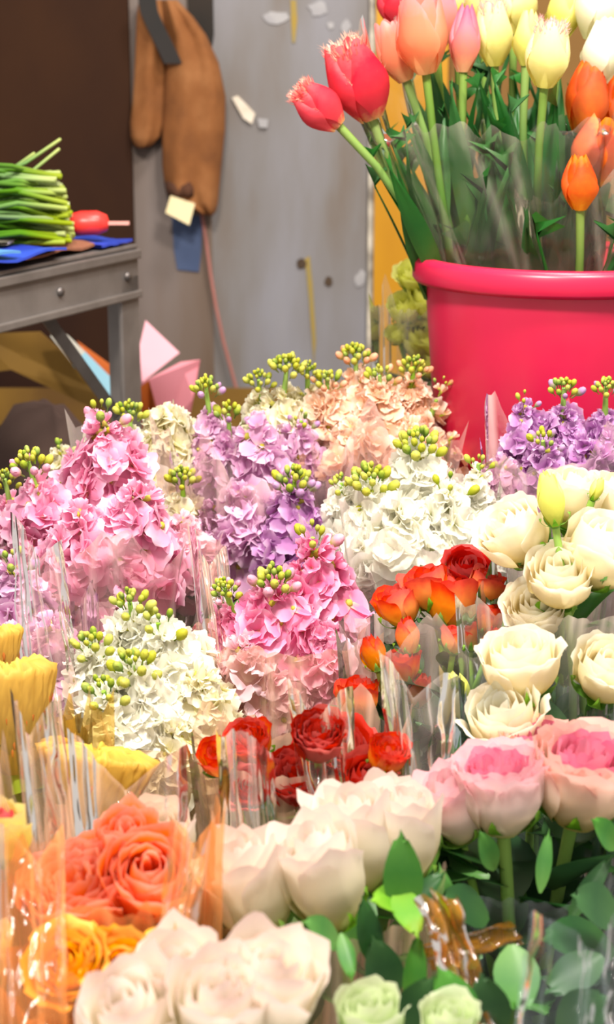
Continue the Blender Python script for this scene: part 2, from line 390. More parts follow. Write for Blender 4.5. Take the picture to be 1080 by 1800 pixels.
def floret_single(seed):
    r_ = random.Random(seed); mb = MB()
    for i in range(4):
        Mx = Matrix.Rotation(2 * PI * i / 4 + r_.uniform(-.25, .25), 4, 'Z') @ Matrix.Rotation(r_.uniform(-.35, .35), 4, 'Y')
        flat_petal(mb, Mx, .54 * r_.uniform(.9, 1.1), .34 * r_.uniform(.9, 1.1), .25 + r_.uniform(-.15, .3), -.6 + r_.uniform(-.5, .5), r_.uniform(-.2, .25), .08, seed * 70 + i, 5, 5, wf=RW)
    mb.lathe([(.05, -.25), (.05, -.05), (.08, .03), (.06, .08), (.001, .10)], 7, 1)
    return mb.mesh('floret', [None, None])
def floret_half(seed):
    r_ = random.Random(seed); mb = MB()
    for i in range(5):
        Mx = Matrix.Rotation(2 * PI * i / 5 + r_.uniform(-.2, .2), 4, 'Z')
        flat_petal(mb, Mx, .5, .26, 1.0 + r_.uniform(-.2, .2), r_.uniform(-.3, .9), .5, .05, seed * 90 + i, 4, 4, wf=RW)
    mb.lathe([(.05, -.3), (.10, -.1), (.13, 0), (.10, .1)], 7, 1)
    return mb.mesh('floret', [None, None])
FLO = [floret_double(i) for i in (1, 2, 3, 8)] + [floret_single(i) for i in (4, 5, 9)]
FLH = [floret_half(i) for i in (6, 7)]
def bud_mesh():
    mb = MB(); mb.lathe([(.06, -.55), (.06, -.2), (.22, -.02), (.33, .2), (.32, .42), (.2, .62), (.02, .70)], 8, 0)
    # overlapping bud sepals
    for i in range(4):
        flat_petal(mb, Matrix.Rotation(i * PI / 2, 4, 'Z') @ Matrix.Translation((0, .12, 0)), .62, .2, 1.0, .75, .2, 0, i, 2, 3)
    return mb.mesh('bud', [None])
BUD = bud_mesh()
def leaf_mesh(kind, seed=0):
    mb = MB()
    if kind == 'lance':
        flat_petal(mb, Matrix(), 1, .13, .5, -.9, .25, .02, seed, 4, 8, wf=lambda v: max(.02, math.sin(PI * min(.98, .08 + .92 * v) ** .8)), crease=.2)
    elif kind == 'rose':
        flat_petal(mb, Matrix(), 1, .34, .3, -.7, .12, .03, seed, 6, 8, wf=lambda v: max(.02, math.sin(PI * min(.985, .03 + .95 * v) ** .85)), crease=.15)
    elif kind == 'tulip':
        flat_petal(mb, Matrix(), 1, .075, 1.40, -.30 + .12 * (seed % 3), .5, .03, seed, 6, 10, wf=lambda v: max(.01, (.55 + .45 * math.sin(PI * min(1, v * 1.1))) * (1 - v ** 3)), crease=.1)
    return mb.mesh(kind + '_leaf', [None])
LF = {k: [leaf_mesh(k, s) for s in (0, 1, 2)] for k in ('lance', 'rose', 'tulip')}
def sepal_mesh():
    mb = MB(); flat_petal(mb, Matrix.Translation((0, .05, 0)), .55, .13, -.1, 1.5, .1, .02, 3, 4, 6, wf=lambda v: max(.03, (1 - v) ** .6))
    return mb.mesh('sepal', [None])
SEP = sepal_mesh()
def knob_mesh():
    mb = MB(); mb.lathe([(.05, -.12), (.12, -.06), (.17, .02), (.16, .1)], 10, 0)
    return mb.mesh('calyx', [None])
CALYX = knob_mesh()

# ------------------------------------------------------------------ the setting
TIERS = [(0.70, 1.17, 0.26), (1.17, 1.43, 0.34), (1.43, 2.06, 0.44)]
def tier_z(y):
    for a, b, z in TIERS:
        if y < b: return z
    return TIERS[-1][2]
M['floor'] = plain('stained_floor', '4a4440', '6a625a', scale=5, rough=0.7, bump=.2)
mb = MB(); mb.box((-2.2, -.6, -.05), (2.2, 3.25, 0))
tag(mb.obj('floor', [M['floor']], smooth=False), 'grey stained market floor', 'floor', kind='structure')
WY = 2.95
M['wall'] = plain('grey_scuffed_wall', '8d8b90', 'a9a6a8', scale=4, rough=0.75, bump=.15, stretch=(1.4, 1, .35),
                  stops=[(0.28, '62503c'), (0.44, '726e6e'), (0.58, '7e7d84'), (0.8, '8c8a8e')])
def px_x(px, py=300): 
    # x on the back wall for a pixel column
    v = (900 - py) / FPX; d = WY / (FWD.y + UPV.y * v); return (px - 540) / FPX * d
def wall_pt(px, py, off=0.0):
    v = (900 - py) / FPX; d = (WY - off) / (FWD.y + UPV.y * v); return P(px, py, d)
mb = MB(); mb.box((px_x(372), WY, 0), (px_x(652), WY + .12, 2.8))
wall = tag(mb.obj('wall_back', [M['wall']], smooth=False), 'grey scuffed painted wall panel', 'wall', kind='structure')
M['dark'] = plain('dark_brown_board', '1c1214', '3a2416', scale=1.6, rough=0.8, stretch=(1, 1, .7), gloss=.08)
M['brown'] = plain('brown_painted_board', '6a4c30', '86663f', scale=3, rough=0.7, stretch=(2, 1, .4))
mb = MB(); mb.box((-2.2, WY - .02, 0), (px_x(235), WY + .12, 2.8))
tag(mb.obj('wall_left', [M['dark']], smooth=False), 'dark brown board wall', 'wall', kind='structure')
M['taupe'] = plain('taupe_panel', '6f6052', '8a7c70', scale=3, rough=0.75, stretch=(2, 1, .3),
                   stops=[(0.3, '5a4430'), (0.5, '6a5c54'), (0.7, '787070')])  # mottled brown to grey, a browner strip beside the grey wall
mb = MB(); mb.box((px_x(235), WY - .005, 0), (px_x(372), WY + .12, 2.8))
tag(mb.obj('wall_middle', [M['taupe']], smooth=False), 'taupe wall strip behind the hanging cloth', 'wall', kind='structure')
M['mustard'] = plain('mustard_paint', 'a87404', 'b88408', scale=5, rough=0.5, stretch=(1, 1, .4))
mb = MB(); mb.box((px_x(658), WY - .03, 0), (px_x(782), WY + .12, 2.8))
tag(mb.obj('trim_1', [M['mustard']], smooth=False), 'mustard yellow door post', 'post', kind='structure')
M['edge'] = plain('chipped_pale_edge', 'c9c2b4', '7a736a', scale=30, rough=0.8, bump=.4)
mb = MB(); mb.box((px_x(648), WY - .012, 0), (px_x(658), WY + .12, 2.8))
tag(mb.obj('trim_2', [M['edge']], smooth=False), 'chipped pale edge strip of the grey wall', 'trim', kind='structure')
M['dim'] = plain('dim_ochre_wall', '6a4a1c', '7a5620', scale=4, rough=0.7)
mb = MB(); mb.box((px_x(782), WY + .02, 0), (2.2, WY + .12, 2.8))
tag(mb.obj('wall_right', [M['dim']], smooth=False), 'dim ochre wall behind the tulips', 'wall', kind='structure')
# rust runs, paint flakes and holes on the wall
M['rust'] = plain('ochre_rust_run', '927a34', '85784e', scale=20, rough=0.8)
M['flake'] = plain('white_paint_flake', '9c9a9c', '8e8c90', scale=20, rough=0.8)
M['hole'] = plain('dark_hole', '3a2c22', '4a3a2a', scale=10, rough=0.9)
def wall_patch(name, pts, mat, off=.004):
    mb = MB(); a = [wall_pt(x, y, off) for x, y in pts]; b = [wall_pt(x, y, 0.0005) for x, y in pts]
    mb.poly(a); n = len(pts)
    for i in range(n): mb.poly([a[i], b[i], b[(i + 1) % n], a[(i + 1) % n]])
    return mb.obj(name, [mat], wall, smooth=False)
def blob(cx, cy, rx, ry, n=9, j=.3, seed=0):
    r_ = random.Random(seed); return [(cx + rx * math.cos(2 * PI * k / n) * r_.uniform(1 - j, 1 + j), cy + ry * math.sin(2 * PI * k / n) * r_.uniform(1 - j, 1 + j)) for k in range(n)]
wall_patch('rust_stain', [(511, 0), (521, 0), (523, 35), (519, 75), (514, 75), (512, 35)], M['rust'], .002)
wall_patch('rust_stain', [(536, 455), (545, 450), (550, 500), (556, 600), (552, 640), (546, 560), (541, 500)], M['rust'], .002)
for k, (x, y, rx, ry) in enumerate(((485, 32, 20, 12), (560, 15, 18, 13), (608, 48, 8, 12), (582, 45, 6, 7), (634, 490, 10, 14))):
    wall_patch('paint_flake', blob(x, y, rx, ry, seed=k), M['flake'], .002)
for k, (x, y) in enumerate(((530, 462), (578, 493))):
    wall_patch('screw_hole', blob(x, y, 8, 9, seed=k + 20), M['hole'], .003)
M['redspot'] = plain('red_paint', 'c8302a', 'b8281f', rough=.5)
def slab(name, pts, thick, mat, label=None, cat=None, group=None, parent=None, kind=None):
    """a sheet with thickness through points of the place"""
    a = [Vector(p) for p in pts]; n = (a[1] - a[0]).cross(a[2] - a[0]).normalized()
    b = [p + n * thick for p in a]; mb = MB(); mb.poly(list(reversed(a))); mb.poly(b)
    for i in range(len(a)):
        k = (i + 1) % len(a); mb.poly([a[i], a[k], b[k], b[i]])
    o = mb.obj(name, [mat], parent, smooth=False)
    if label: tag(o, label, cat, group, kind)
    return o
# torn tape bits on the wall
M['tape'] = plain('off_white_tape', 'd8cfc2', 'c4b6a4', scale=30, rough=.6)
slab('tape_scrap', [wall_pt(x, y, .006) for x, y in ((408, 172), (418, 168), (434, 184), (449, 200), (443, 218), (428, 208))], .003, M['tape'], 'torn beige tape scrap stuck on the grey wall', 'tape')
slab('tape_scrap', [wall_pt(x, y, .006) for x, y in ((453, 208), (472, 210), (470, 225), (456, 224))], .003, M['flake'], 'small white tape scrap stuck on the grey wall', 'tape')

# display stand under the bunches
M['stand'] = plain('dark_wood_stand', '3a2c20', '54402c', scale=6, rough=.7, stretch=(.3, 2, 2))
st = thing('display_stand', (0, 1.4, 0), 'dark wooden stepped stand under the flower bunches', 'stand')
for a, b, z in TIERS:
    mb = MB(); mb.box((-.42, a - 1.4, z - .03), (.64, b - 1.4, z)); mb.obj('shelf', [M['stand']], st, smooth=False)
    mb = MB(); mb.box((-.42, a - 1.4, 0), (.64, a - 1.4 + .02, z - .03)); mb.obj('riser', [M['stand']], st, smooth=False)
for x in (-.42, .62):
    mb = MB()
    for a, b, z in TIERS: mb.box((x, a - 1.38, 0), (x + .02, b - 1.4, z - .03))
    mb.obj('side_panel', [M['stand']], st, smooth=False)

# ------------------------------------------------------------------ stems, flowers
def bez(p0, p1, p2, p3, n):
    out = []
    for i in range(n + 1):
        t = i / n; s = 1 - t
        out.append(p0 * s ** 3 + p1 * 3 * s * s * t + p2 * 3 * s * t * t + p3 * t ** 3)
    return out
def stem_curve(base, ax, foot, n=9):
    L = (base - foot).length
    return bez(Vector(foot), Vector(foot) + Vector((0, 0, 1)) * L * .3, base - ax * L * .35, base, n)
def at(curve, f):
    x = f * (len(curve) - 1); i = min(int(x), len(curve) - 2)
    return curve[i].lerp(curve[i + 1], x - i), (curve[i + 1] - curve[i]).normalized()
def put_leaves(t, foot, curve, n, kind, size, mat, f0=.3, f1=.9, r_=R, rise=.6):
    T = Matrix.Translation(-foot)
    for i in range(n):
        f = f0 + (f1 - f0) * (i + r_.uniform(0, .8)) / n
        p, d = at(curve, min(f, .97))
        h = Vector((math.cos(a := r_.uniform(0, 2 * PI)), math.sin(a), rise * r_.uniform(.4, 1.5)))
        # leaf's own y along h
        h.normalize(); x = h.cross(Vector((0, 0, 1))).normalized(); z = x.cross(h)
        Mx = Matrix(((x.x, h.x, z.x, p.x), (x.y, h.y, z.y, p.y), (x.z, h.z, z.z, p.z), (0, 0, 0, 1)))
        link('leaf', r_.choice(LF[kind]), t, T @ Mx @ Matrix.Scale(size * r_.uniform(.75, 1.2), 4), [mat])

def stock(top, bot, rad, foot, petal, bud, label, group, n=42, nb=12, fsz=1.15, seed=0, budspread=1.0, half=5, ftop=.94, own=None):
    """one stock spike: open florets round the stem, half-open ones above, buds at the tip"""
    r_ = random.Random(seed * 7 + 5)
    top = Vector(top); bot = Vector(bot); ax = (top - bot).normalized(); L = (top - bot).length
    foot = Vector(foot) + Vector((r_.uniform(-.02, .02), r_.uniform(-.02, .02), 0))
    t = thing('stock_flower', foot, own or label, 'flower', None if own else group)
    T = Matrix.Translation(-foot)
    cv = stem_curve(bot, ax, foot)
    mb = MB(); pts = cv + [bot.lerp(top, (1.0 if nb > 4 else .72) * k / 4) for k in range(1, 5)]
    mb.tube([p - foot for p in pts], [.0042] * (len(cv)) + [.0038, .0034, .003, .002]); sm = mb.obj('stem', [M['stem']], t)
    fr = frame(ax)
    dia = rad * fsz
    for i in range(n):
        f = (i + .5) / n; th = i * 2.39996 + r_.uniform(-.3, .3)
        rd = fr.to_3x3() @ Vector((math.cos(th), math.sin(th), 0))
        rr = rad * (1 - .62 * max(0, (f - .45) / .55) ** 1.4) * (.86 + .14 * min(1, f * 4)) * r_.uniform(.62, 1.06)
        p = bot + ax * L * (f * ftop) + rd * (rr - dia * .24)
        face = (rd * 1.0 + ax * (.15 + .8 * f) + Vector((r_.uniform(-.6, .6), r_.uniform(-.6, .6), r_.uniform(-.6, .6)))).normalized()
        hf = i >= n - half
        s = dia * (1.0 - .30 * f) * r_.uniform(.88, 1.12) * (.72 if hf else 1)
        link('floret', r_.choice(FLH if hf else FLO), t, T @ Matrix.Translation(p) @ frame(face, r_.uniform(0, 6.28)) @ Matrix.Diagonal((s, s * r_.uniform(.85, 1.1), s * r_.uniform(.7, 1.2), 1)), [petal, M['floret_eye']])
    nbt = int(nb * 1.5)
    for i in range(nbt):
        f = i / max(1, nbt - 1); th = i * 2.39996
        rd = fr.to_3x3() @ Vector((math.cos(th), math.sin(th), 0))
        rr = rad * .36 * (1 - f) ** .8 * min(1.1, budspread) + rad * .03
        p = top + ax * (rad * .42 * f - rad * .18 * r_.uniform(.6, 1.4)) + rd * rr
        face = (rd * (1 - f * .85) + ax * (.9 + f)).normalized()
        bs = rad * .33 * (1.15 - .62 * f) * r_.uniform(.8, 1.1)
        link('bud', BUD, t, T @ Matrix.Translation(p) @ frame(face, r_.uniform(0, 6)) @ Matrix.Diagonal((bs * .85, bs * .85, bs, 1)), [(bud if r_.random() < .6 else M['bud_yellow']) if f < .3 else M['bud_yellow'] if r_.random() < .6 else M['bud_green']])
    put_leaves(sm, foot, cv, 5, 'lance', .10, M['leaf'], .35, .95, r_)
    return t

def rose(center, size, ax, foot, kind, mat, label, group, name='rose', inner=None, seed=0, leaves=3, leafmat=None, sepal=True, sep_mat=None, lk='rose', hgt=1.0, leafsize=.06, stem_r=.0032):
    r_ = random.Random(seed * 13 + 3)
    ax = Vector(ax).normalized(); center = Vector(center); foot = Vector(foot) + Vector((r_.uniform(-.02, .02), r_.uniform(-.02, .02), 0))
    H = {'rose': 1.0, 'cup': .86, 'spray': .82, 'bud': 1.15, 'liz': .82, 'open': .54}[kind] * hgt
    base = center - ax * size * H * .5
    t = thing(name, foot, label, 'flower', group); T = Matrix.Translation(-foot)
    Mx = T @ Matrix.Translation(base) @ frame(ax, r_.uniform(0, 6.28)) @ Matrix.Diagonal((size, size, size * hgt, 1))
    for me, rot, inn in BL[kind][seed % 2]:
        link('petal', me, t, Mx @ rot, [inner if (inn and inner) else mat])
    cv = stem_curve(base - ax * size * .05, ax, foot)
    mb = MB(); mb.tube([p - foot for p in cv], stem_r); sm = mb.obj('stem', [M['stem']], t)
    if sepal:
        cx = link('calyx', CALYX, t, T @ Matrix.Translation(base) @ frame(ax) @ Matrix.Scale(size, 4), [sep_mat or M['leaf_lime']])
        for i in range(5):
            link('sepal', SEP, cx, Matrix.Rotation(i * 2 * PI / 5, 4, 'Z') @ Matrix.Scale(r_.uniform(.85, 1.2), 4), [sep_mat or M['leaf_lime']])
    if leaves:
        put_leaves(sm, foot, cv, leaves, lk, leafsize, leafmat or M['leaf'], .5, .97, r_)
    return t

def tulip(center, size, ax, foot, mat, label, group, fringe=None, seed=0, op=0, hgt=1.0, leaves=2, leaf=.26):
    r_ = random.Random(seed * 17 + 9)
    ax = Vector(ax).normalized(); center = Vector(center); foot = Vector(foot)
    base = center - ax * size * .64 * hgt
    t = thing('tulip', foot, label, 'flower', group); T = Matrix.Translation(-foot)
    Mx = T @ Matrix.Translation(base) @ frame(ax, r_.uniform(0, 6.28)) @ Matrix.Diagonal((size, size, size * hgt, 1))
    for me, rot in ((TUF[seed % 2] if fringe else TU[op])):
        link('petal', me, t, Mx @ rot, [mat, fringe] if fringe else [mat])
    if fringe: link('fringe', CREST[seed % 2], t, Mx, [fringe])
    cv = stem_curve(base + ax * size * .02, ax, foot)
    mb = MB(); mb.tube([p - foot for p in cv], [.0048] * 7 + [.0044, .0042, .0046]); sm = mb.obj('stem', [M['stem_dark']], t)
    for i in range(leaves):
        f = .28 + .11 * i + r_.uniform(-.05, .1)
        p, d = at(cv, f); a = r_.uniform(0, 2 * PI); room = (cv[-1] - p).length * (1.0 if center.x > -.0 + .13 else .8)
        side = d.cross(Vector((math.cos(a), math.sin(a), .1))).normalized(); out = side.cross(d)
        Lm = Matrix(((side.x, out.x, d.x, p.x), (side.y, out.y, d.y, p.y), (side.z, out.z, d.z, p.z), (0, 0, 0, 1)))
        if room < .11: continue
        link('leaf', LF['tulip'][r_.randrange(3)], sm, T @ Lm @ Matrix.Scale(min(leaf * r_.uniform(.75, 1.1), room), 4), [M['leaf_tulip']])
    return t

def sleeve(foot, top, r_top, mat, label, seed=0, r_bot=.03, group=None, jag=.03, squash=.8, name='film_sleeve', rows=18, nseg=132):
    """thin wrapping film standing round a bunch: vertical creases, crinkles, a pointed top edge"""
    r_ = random.Random(seed * 3 + 1); foot = Vector(foot); top = Vector(top)
    ph = [r_.uniform(0, 6.28) for _ in range(6)]; mb = MB(); grid = []; ts = []
    peaks = [r_.uniform(0, 2 * PI) for _ in range(4)]
    creases = [(r_.uniform(0, 2 * PI), r_.uniform(-.09, .09), r_.uniform(-.5, .5), r_.uniform(.035, .10)) for _ in range(15)]
    wrap = lambda a: ((a + PI) % (2 * PI)) - PI
    for j in range(rows + 1):
        v = j / rows; c = foot.lerp(top, v) - foot; rad = r_bot + (r_top - r_bot) * v ** .8
        row = []; tr = []
        for i in range(nseg):
            th = 2 * PI * i / nseg
            f = .06 * math.sin(3 * th + ph[0]) + .05 * math.sin(7 * th + ph[1] + v)
            k = 0
            for a, amp, drift, wd in creases:
                e = math.exp(-(wrap(th - a - drift * (v - .6)) / wd) ** 2); f += amp * e; k = max(k, e ** 3)
            cell = Vector((math.cos(th) * 3 + ph[4], math.sin(th) * 3, v * 5))
            nz = noise.noise(cell); nz2 = noise.noise(cell * 2.7)
            f += .06 * nz + .025 * nz2
            rr = rad * (1 + f * (.35 + .65 * v))
            pk = max(max(0, 1 - abs(wrap(th - q)) / .35) for q in peaks)
            dz = jag * (pk * 1.1 - .35 + .2 * nz2 + .15 * nz) * v ** 4
            row.append(c + Vector((rr * math.cos(th), rr * math.sin(th) * squash, dz)))
            tr.append(k * 1.25 + max(0, nz2) * .6 + max(0, nz) * .45 + (0.5 if j == rows else 0) + .25 * (1 - v))
        grid.append(row); ts.append(tr)
    mb.grid(grid, ts, 0, True)
    # the two flat sealed seams of the sleeve stand off its sides
    for a in (r_.uniform(-.35, .1), PI + r_.uniform(-.1, .35)):
        rows_ = []; tt_ = []
        for j in range(rows + 1):
            v = j / rows; c = foot.lerp(top, v) - foot; p = grid[j][int((a % (2 * PI)) / (2 * PI) * nseg) % nseg]
            out = (p - c); out.z = 0; out.normalize(); out = (out + Vector((0, -.9, 0))).normalized()
            wdt = (.006 + .016 * v) * (1 + .3 * math.sin(v * 5 + ph[0]))
            rows_.append([p, p + out * wdt * .5 + Vector((0, 0, .004 * math.sin(v * 9 + ph[1]))), p + out * wdt + Vector((0, 0, jag * .5 * v ** 6))]); tt_.append([.55, .25 + .3 * abs(math.sin(v * 7 + ph[2])), .9])
        mb.grid(rows_, tt_)
    o = mb.obj(name, [mat]); o.location = foot
    return tag(o, label, 'wrapping film', None)

# ------------------------------------------------------------------ stock bunches
def bunch_foot(px, py, d, dy=.03):
    p = P(px, py, d); p.y += dy; p.z = tier_z(p.y); return p
def stock_bunch(rows, d, foot, petal, bud, label, group, dd=.03, **kw):
    for k, row in enumerate(rows):
        tx, ty, bx, by, r, *rest = row
        dl = d + (rest[0] if rest else 0)
        pm = M[rest[1]] if len(rest) > 1 else M[petal]
        a = dict(kw)
        if len(rest) > 2: a.update(rest[2])
        tp = P(tx, ty, dl); bt = P(bx, by, dl)
        bt.y = tp.y + dd
        # keep the lower end on its sight line at its own depth
        v = (900 - by) / FPX; db = bt.y / (FWD.y + UPV.y * v); bt = P(bx, by, db)
        stock(tp, bt, S(r * 1.08, dl), foot, pm, M[bud], label, group, seed=(tx * 31 + ty * 7) % 997, **a)

def o_(label, **kw): return dict(own=label, **kw)
# rows: tip x, tip y, lower end x, y, radius, depth offset, petal, extras
FA = bunch_foot(170, 950, 1.6)
stock_bunch([(178, 728, 192, 940, 84, 0, 'pink', o_('tallest pink stock spike in the big bunch below the metal table', nb=4, half=8)),
             (50, 812, 105, 1010, 74, -.02, 'pink', o_('pink stock spike with a stout green bud tip in the big bunch', nb=14, ftop=.80, budspread=1.1)),
             (248, 850, 232, 1050, 88, -.05, 'pink', o_('pink stock spike beside the ivory stock in the big bunch', nb=0)),
             (140, 885, 152, 1110, 92, -.06, 'pink', o_('broad pink stock spike in the middle of the big bunch', nb=0)),
             (8, 842, 48, 1020, 54, .02, 'pink', o_('pink stock spike with small yellow-green buds behind the mauve stock', nb=10, ftop=.8)),
             (320, 905, 322, 1040, 58, .0, 'palepink', o_('pale pink stock spike under film beside the lilac stock', nb=0)),
             (222, 1000, 215, 1150, 78, -.04, 'palepink', o_('pale pink stock spike hanging just above the front white stock', nb=0)),
             (110, 1040, 125, 1160, 66, -.05, 'palepink', o_('pale pink stock spike between the big bunch and the mauve stock', nb=0))],
            1.6, FA, 'pink', 'bud_pink', 'pink stock flower in the big bunch', None)
sleeve(FA, P(180, 940, 1.6), S(195, 1.6), M['film_pink'], 'clear pinkish film sleeve round the big pink stock bunch', seed=1)
FB = bunch_foot(275, 850, 1.74)
stock_bunch([(228, 722, 235, 900, 56, 0, 'cream', o_('ivory stock spike with lime buds touching the tallest pink spike', nb=14, ftop=.85)),
             (292, 715, 300, 900, 72, 0, 'cream', o_('full ivory stock spike behind the big pink bunch', nb=0, half=2)),
             (320, 838, 330, 1010, 56, -.05, 'cream', o_('ivory stock spike with yellow bud cluster beside the lilac stock', nb=16, ftop=.8)),
             (108, 785, 140, 920, 50, .02, 'cream', o_('ivory stock spike peeking between two pink spikes', nb=3))],
            1.74, FB, 'cream', 'bud_yellow', 'ivory stock flower', None)
sleeve(FB, P(275, 770, 1.74), S(120, 1.74), M['film'], 'clear film sleeve round the ivory stock behind the pink bunch', seed=2, jag=.04)
FC = bunch_foot(440, 850, 1.72)
stock_bunch([(362, 680, 388, 890, 54, 0, 'lilac', o_('lilac stock spike with open bud tip beside the full ivory spike', nb=14, ftop=.8, budspread=1.4)),
             (402, 728, 408, 920, 62, 0, 'lilac', o_('lilac stock spike second from the ivory stock', nb=8, ftop=.8)),
             (455, 735, 452, 950, 78, -.02, 'lilac', o_('broad lilac stock spike in the middle of its bunch', nb=0)),
             (518, 845, 508, 1030, 72, -.06, 'purple', o_('mauve purple stock spike with yellow buds right above the deep pink stock', nb=16, ftop=.9, budspread=1.3)),
             (420, 850, 430, 1040, 70, -.04, 'lilac', o_('low lilac stock spike behind the deep pink stock buds', nb=0)),
             (530, 740, 520, 880, 54, .02, 'lilac', o_('lilac stock spike touching the peach stock', nb=5)),
             (375, 880, 390, 1040, 60, -.02, 'lilac', o_('low lilac stock spike beside the pale pink stock', nb=0))],
            1.72, FC, 'lilac', 'bud_lilac', 'lilac stock flower', None)
stock_bunch([(505, 640, 488, 800, 58, .03, 'cream', o_('cream stock spike with plump yellow-green buds above the lilac stock', nb=18, ftop=.72, n=22)),
             (455, 668, 465, 790, 50, .04, 'cream', o_('smaller cream stock spike next to the plump budded one', nb=14, ftop=.8, n=22)),
             (540, 648, 545, 760, 40, .05, 'cream', o_('small cream stock spike between the cream buds and the peach stock', nb=14, ftop=.7, n=14))], 1.72, FC, 'cream', 'bud_yellow', 'cream stock', None, budspread=1.3)
sleeve(FC, P(450, 800, 1.72), S(140, 1.72), M['film_pink'], 'clear film sleeve round the lilac stock', seed=3, jag=.05)
FD = bunch_foot(640, 850, 1.76, .0)
stock_bunch([(575, 668, 590, 800, 56, 0, 'peach', o_('peach stock spike next to the cream stock', nb=13, ftop=.86)),
             (625, 622, 632, 790, 58, .02, 'peach', o_('tallest peach stock spike with yellow-green buds', nb=18, ftop=.8)),
             (668, 660, 672, 810, 60, -.02, 'peach', o_('peach stock spike in the middle of the peach bunch', nb=9, ftop=.9)),
             (728, 645, 712, 790, 54, 0, 'peach', o_('peach stock spike with orange buds near the bucket', nb=15, ftop=.84)),
             (778, 672, 742, 780, 36, 0, 'peach', o_('thin peach stock sprig with a single bloom against the bucket', n=10, nb=3)),
             (620, 740, 630, 880, 70, -.03, 'peach', o_('low peach stock spike above the white stock', nb=0)),
             (720, 745, 735, 870, 64, -.02, 'peach', o_('low peach stock spike behind the white stock', nb=0)),
             (790, 760, 780, 860, 42, -.01, 'peach', o_('small low peach stock spike touching the bucket', n=14, nb=0))],
            1.76, FD, 'peach', 'bud_peach', 'peach stock flower', None, budspread=1.3)
sleeve(FD, P(660, 745, 1.76), S(130, 1.76), M['film_pink'], 'clear film sleeve round the peach stock', seed=4, jag=.05)
FE = bunch_foot(720, 950, 1.6)
stock_bunch([(650, 842, 662, 1010, 78, 0, 'white', o_('white stock spike with lime buds next to the deep pink stock', nb=18)),
             (735, 778, 742, 960, 78, .02, 'white', o_('tallest white stock spike in front of the peach stock', nb=16)),
             (842, 815, 825, 1000, 50, 0, 'white', o_('slim white stock spike beside the bucket', nb=5)),
             (702, 880, 705, 1060, 92, -.03, 'white', o_('broad white stock spike directly above the spray roses', nb=0)),
             (790, 855, 785, 1020, 82, -.01, 'white', o_('white stock spike with wide open florets near the lisianthus', nb=3)),
             (640, 950, 650, 1100, 72, -.02, 'white', o_('low white stock spike between the deep pink stock and spray roses', nb=0)),
             (600, 850, 622, 990, 48, .02, 'white', o_('slim white stock spike beside the mauve purple stock', nb=8))],
            1.6, FE, 'white', 'bud_yellow', 'white stock flower', None, budspread=1.2)
sleeve(FE, P(725, 900, 1.6), S(165, 1.6), M['film'], 'clear film sleeve round the white stock above the spray roses', seed=5, jag=.04)
FF = bunch_foot(500, 1090, 1.46)
stock_bunch([(395, 1035, 440, 1160, 56, 0, 'hotpink', o_('deep pink stock spike with a bent green bud stalk', nb=16, ftop=.7)),
             (480, 1020, 500, 1200, 84, -.02, 'hotpink', o_('deep pink stock spike with yellow buds in the middle of its bunch', nb=14)),
             (550, 945, 555, 1150, 84, .01, 'hotpink', o_('tallest deep pink stock spike', nb=5, half=9)),
             (430, 1125, 450, 1270, 68, -.03, 'palepink', o_('pale pink stock spike beside the front white stock', nb=0)),
             (565, 1100, 555, 1250, 74, -.01, 'pink', o_('low deep pink stock spike beside the spray rose buds', nb=0)),
             (495, 1170, 500, 1300, 66, -.01, 'palepink', o_('low pale pink stock spike above the dark red roses', nb=0))],
            1.46, FF, 'hotpink', 'bud_pink', 'deep pink stock flower', None)
sleeve(FF, P(500, 1090, 1.46), S(150, 1.46), M['film_warm'], 'clear film sleeve round the deep pink stock', seed=6)
FG = bunch_foot(270, 1200, 1.4)
stock_bunch([(228, 1058, 255, 1230, 76, .01, 'white', o_('front white stock spike whose lime buds touch the pale pink stock', nb=11, ftop=.85)),
             (158, 1132, 205, 1290, 80, 0, 'white', o_('front white stock spike nearest the mauve stock', nb=11)),
             (232, 1168, 268, 1330, 92, -.03, 'white', o_('front white stock spike with green buds in the middle', nb=11)),
             (278, 1095, 322, 1270, 88, 0, 'white', o_('front white stock spike with round yellow buds', nb=5)),
             (182, 1215, 232, 1365, 86, -.04, 'white', o_('lowest front white stock spike beside the cockscomb', nb=9)),
             (342, 1180, 368, 1340, 84, -.01, 'cream', o_('front cream white stock spike next to the deep pink stock', nb=0)),
             (290, 1270, 322, 1400, 80, -.03, 'cream', o_('low cream white stock spike above the cream rose', nb=0))],
            1.4, FG, 'white', 'bud_yellow', 'white stock flower', None, budspread=1.0, n=54, fsz=1.05)
sleeve(FG, P(275, 1250, 1.4), S(165, 1.4), M['film_milky'], 'clear film sleeve round the front white stock', seed=7)
FH = bunch_foot(50, 1090, 1.5)
stock_bunch([(22, 985, 45, 1180, 74, 0, 'lilac', o_('mauve stock spike below the big pink bunch', nb=4)),
             (88, 1085, 100, 1260, 74, -.02, 'lilac', o_('mauve stock spike next to the front white stock', nb=0)),
             (20, 1110, 30, 1240, 62, -.03, 'lilac', o_('mauve stock spike right above the yellow cockscomb', nb=0))],
            1.5, FH, 'lilac', 'bud_lilac', 'mauve stock flower', None)
sleeve(FH, P(40, 1060, 1.5), S(125, 1.5), M['film_pink'], 'clear film sleeve round the mauve stock by the cockscomb', seed=8)
FI = bunch_foot(985, 790, 1.62, -.02)
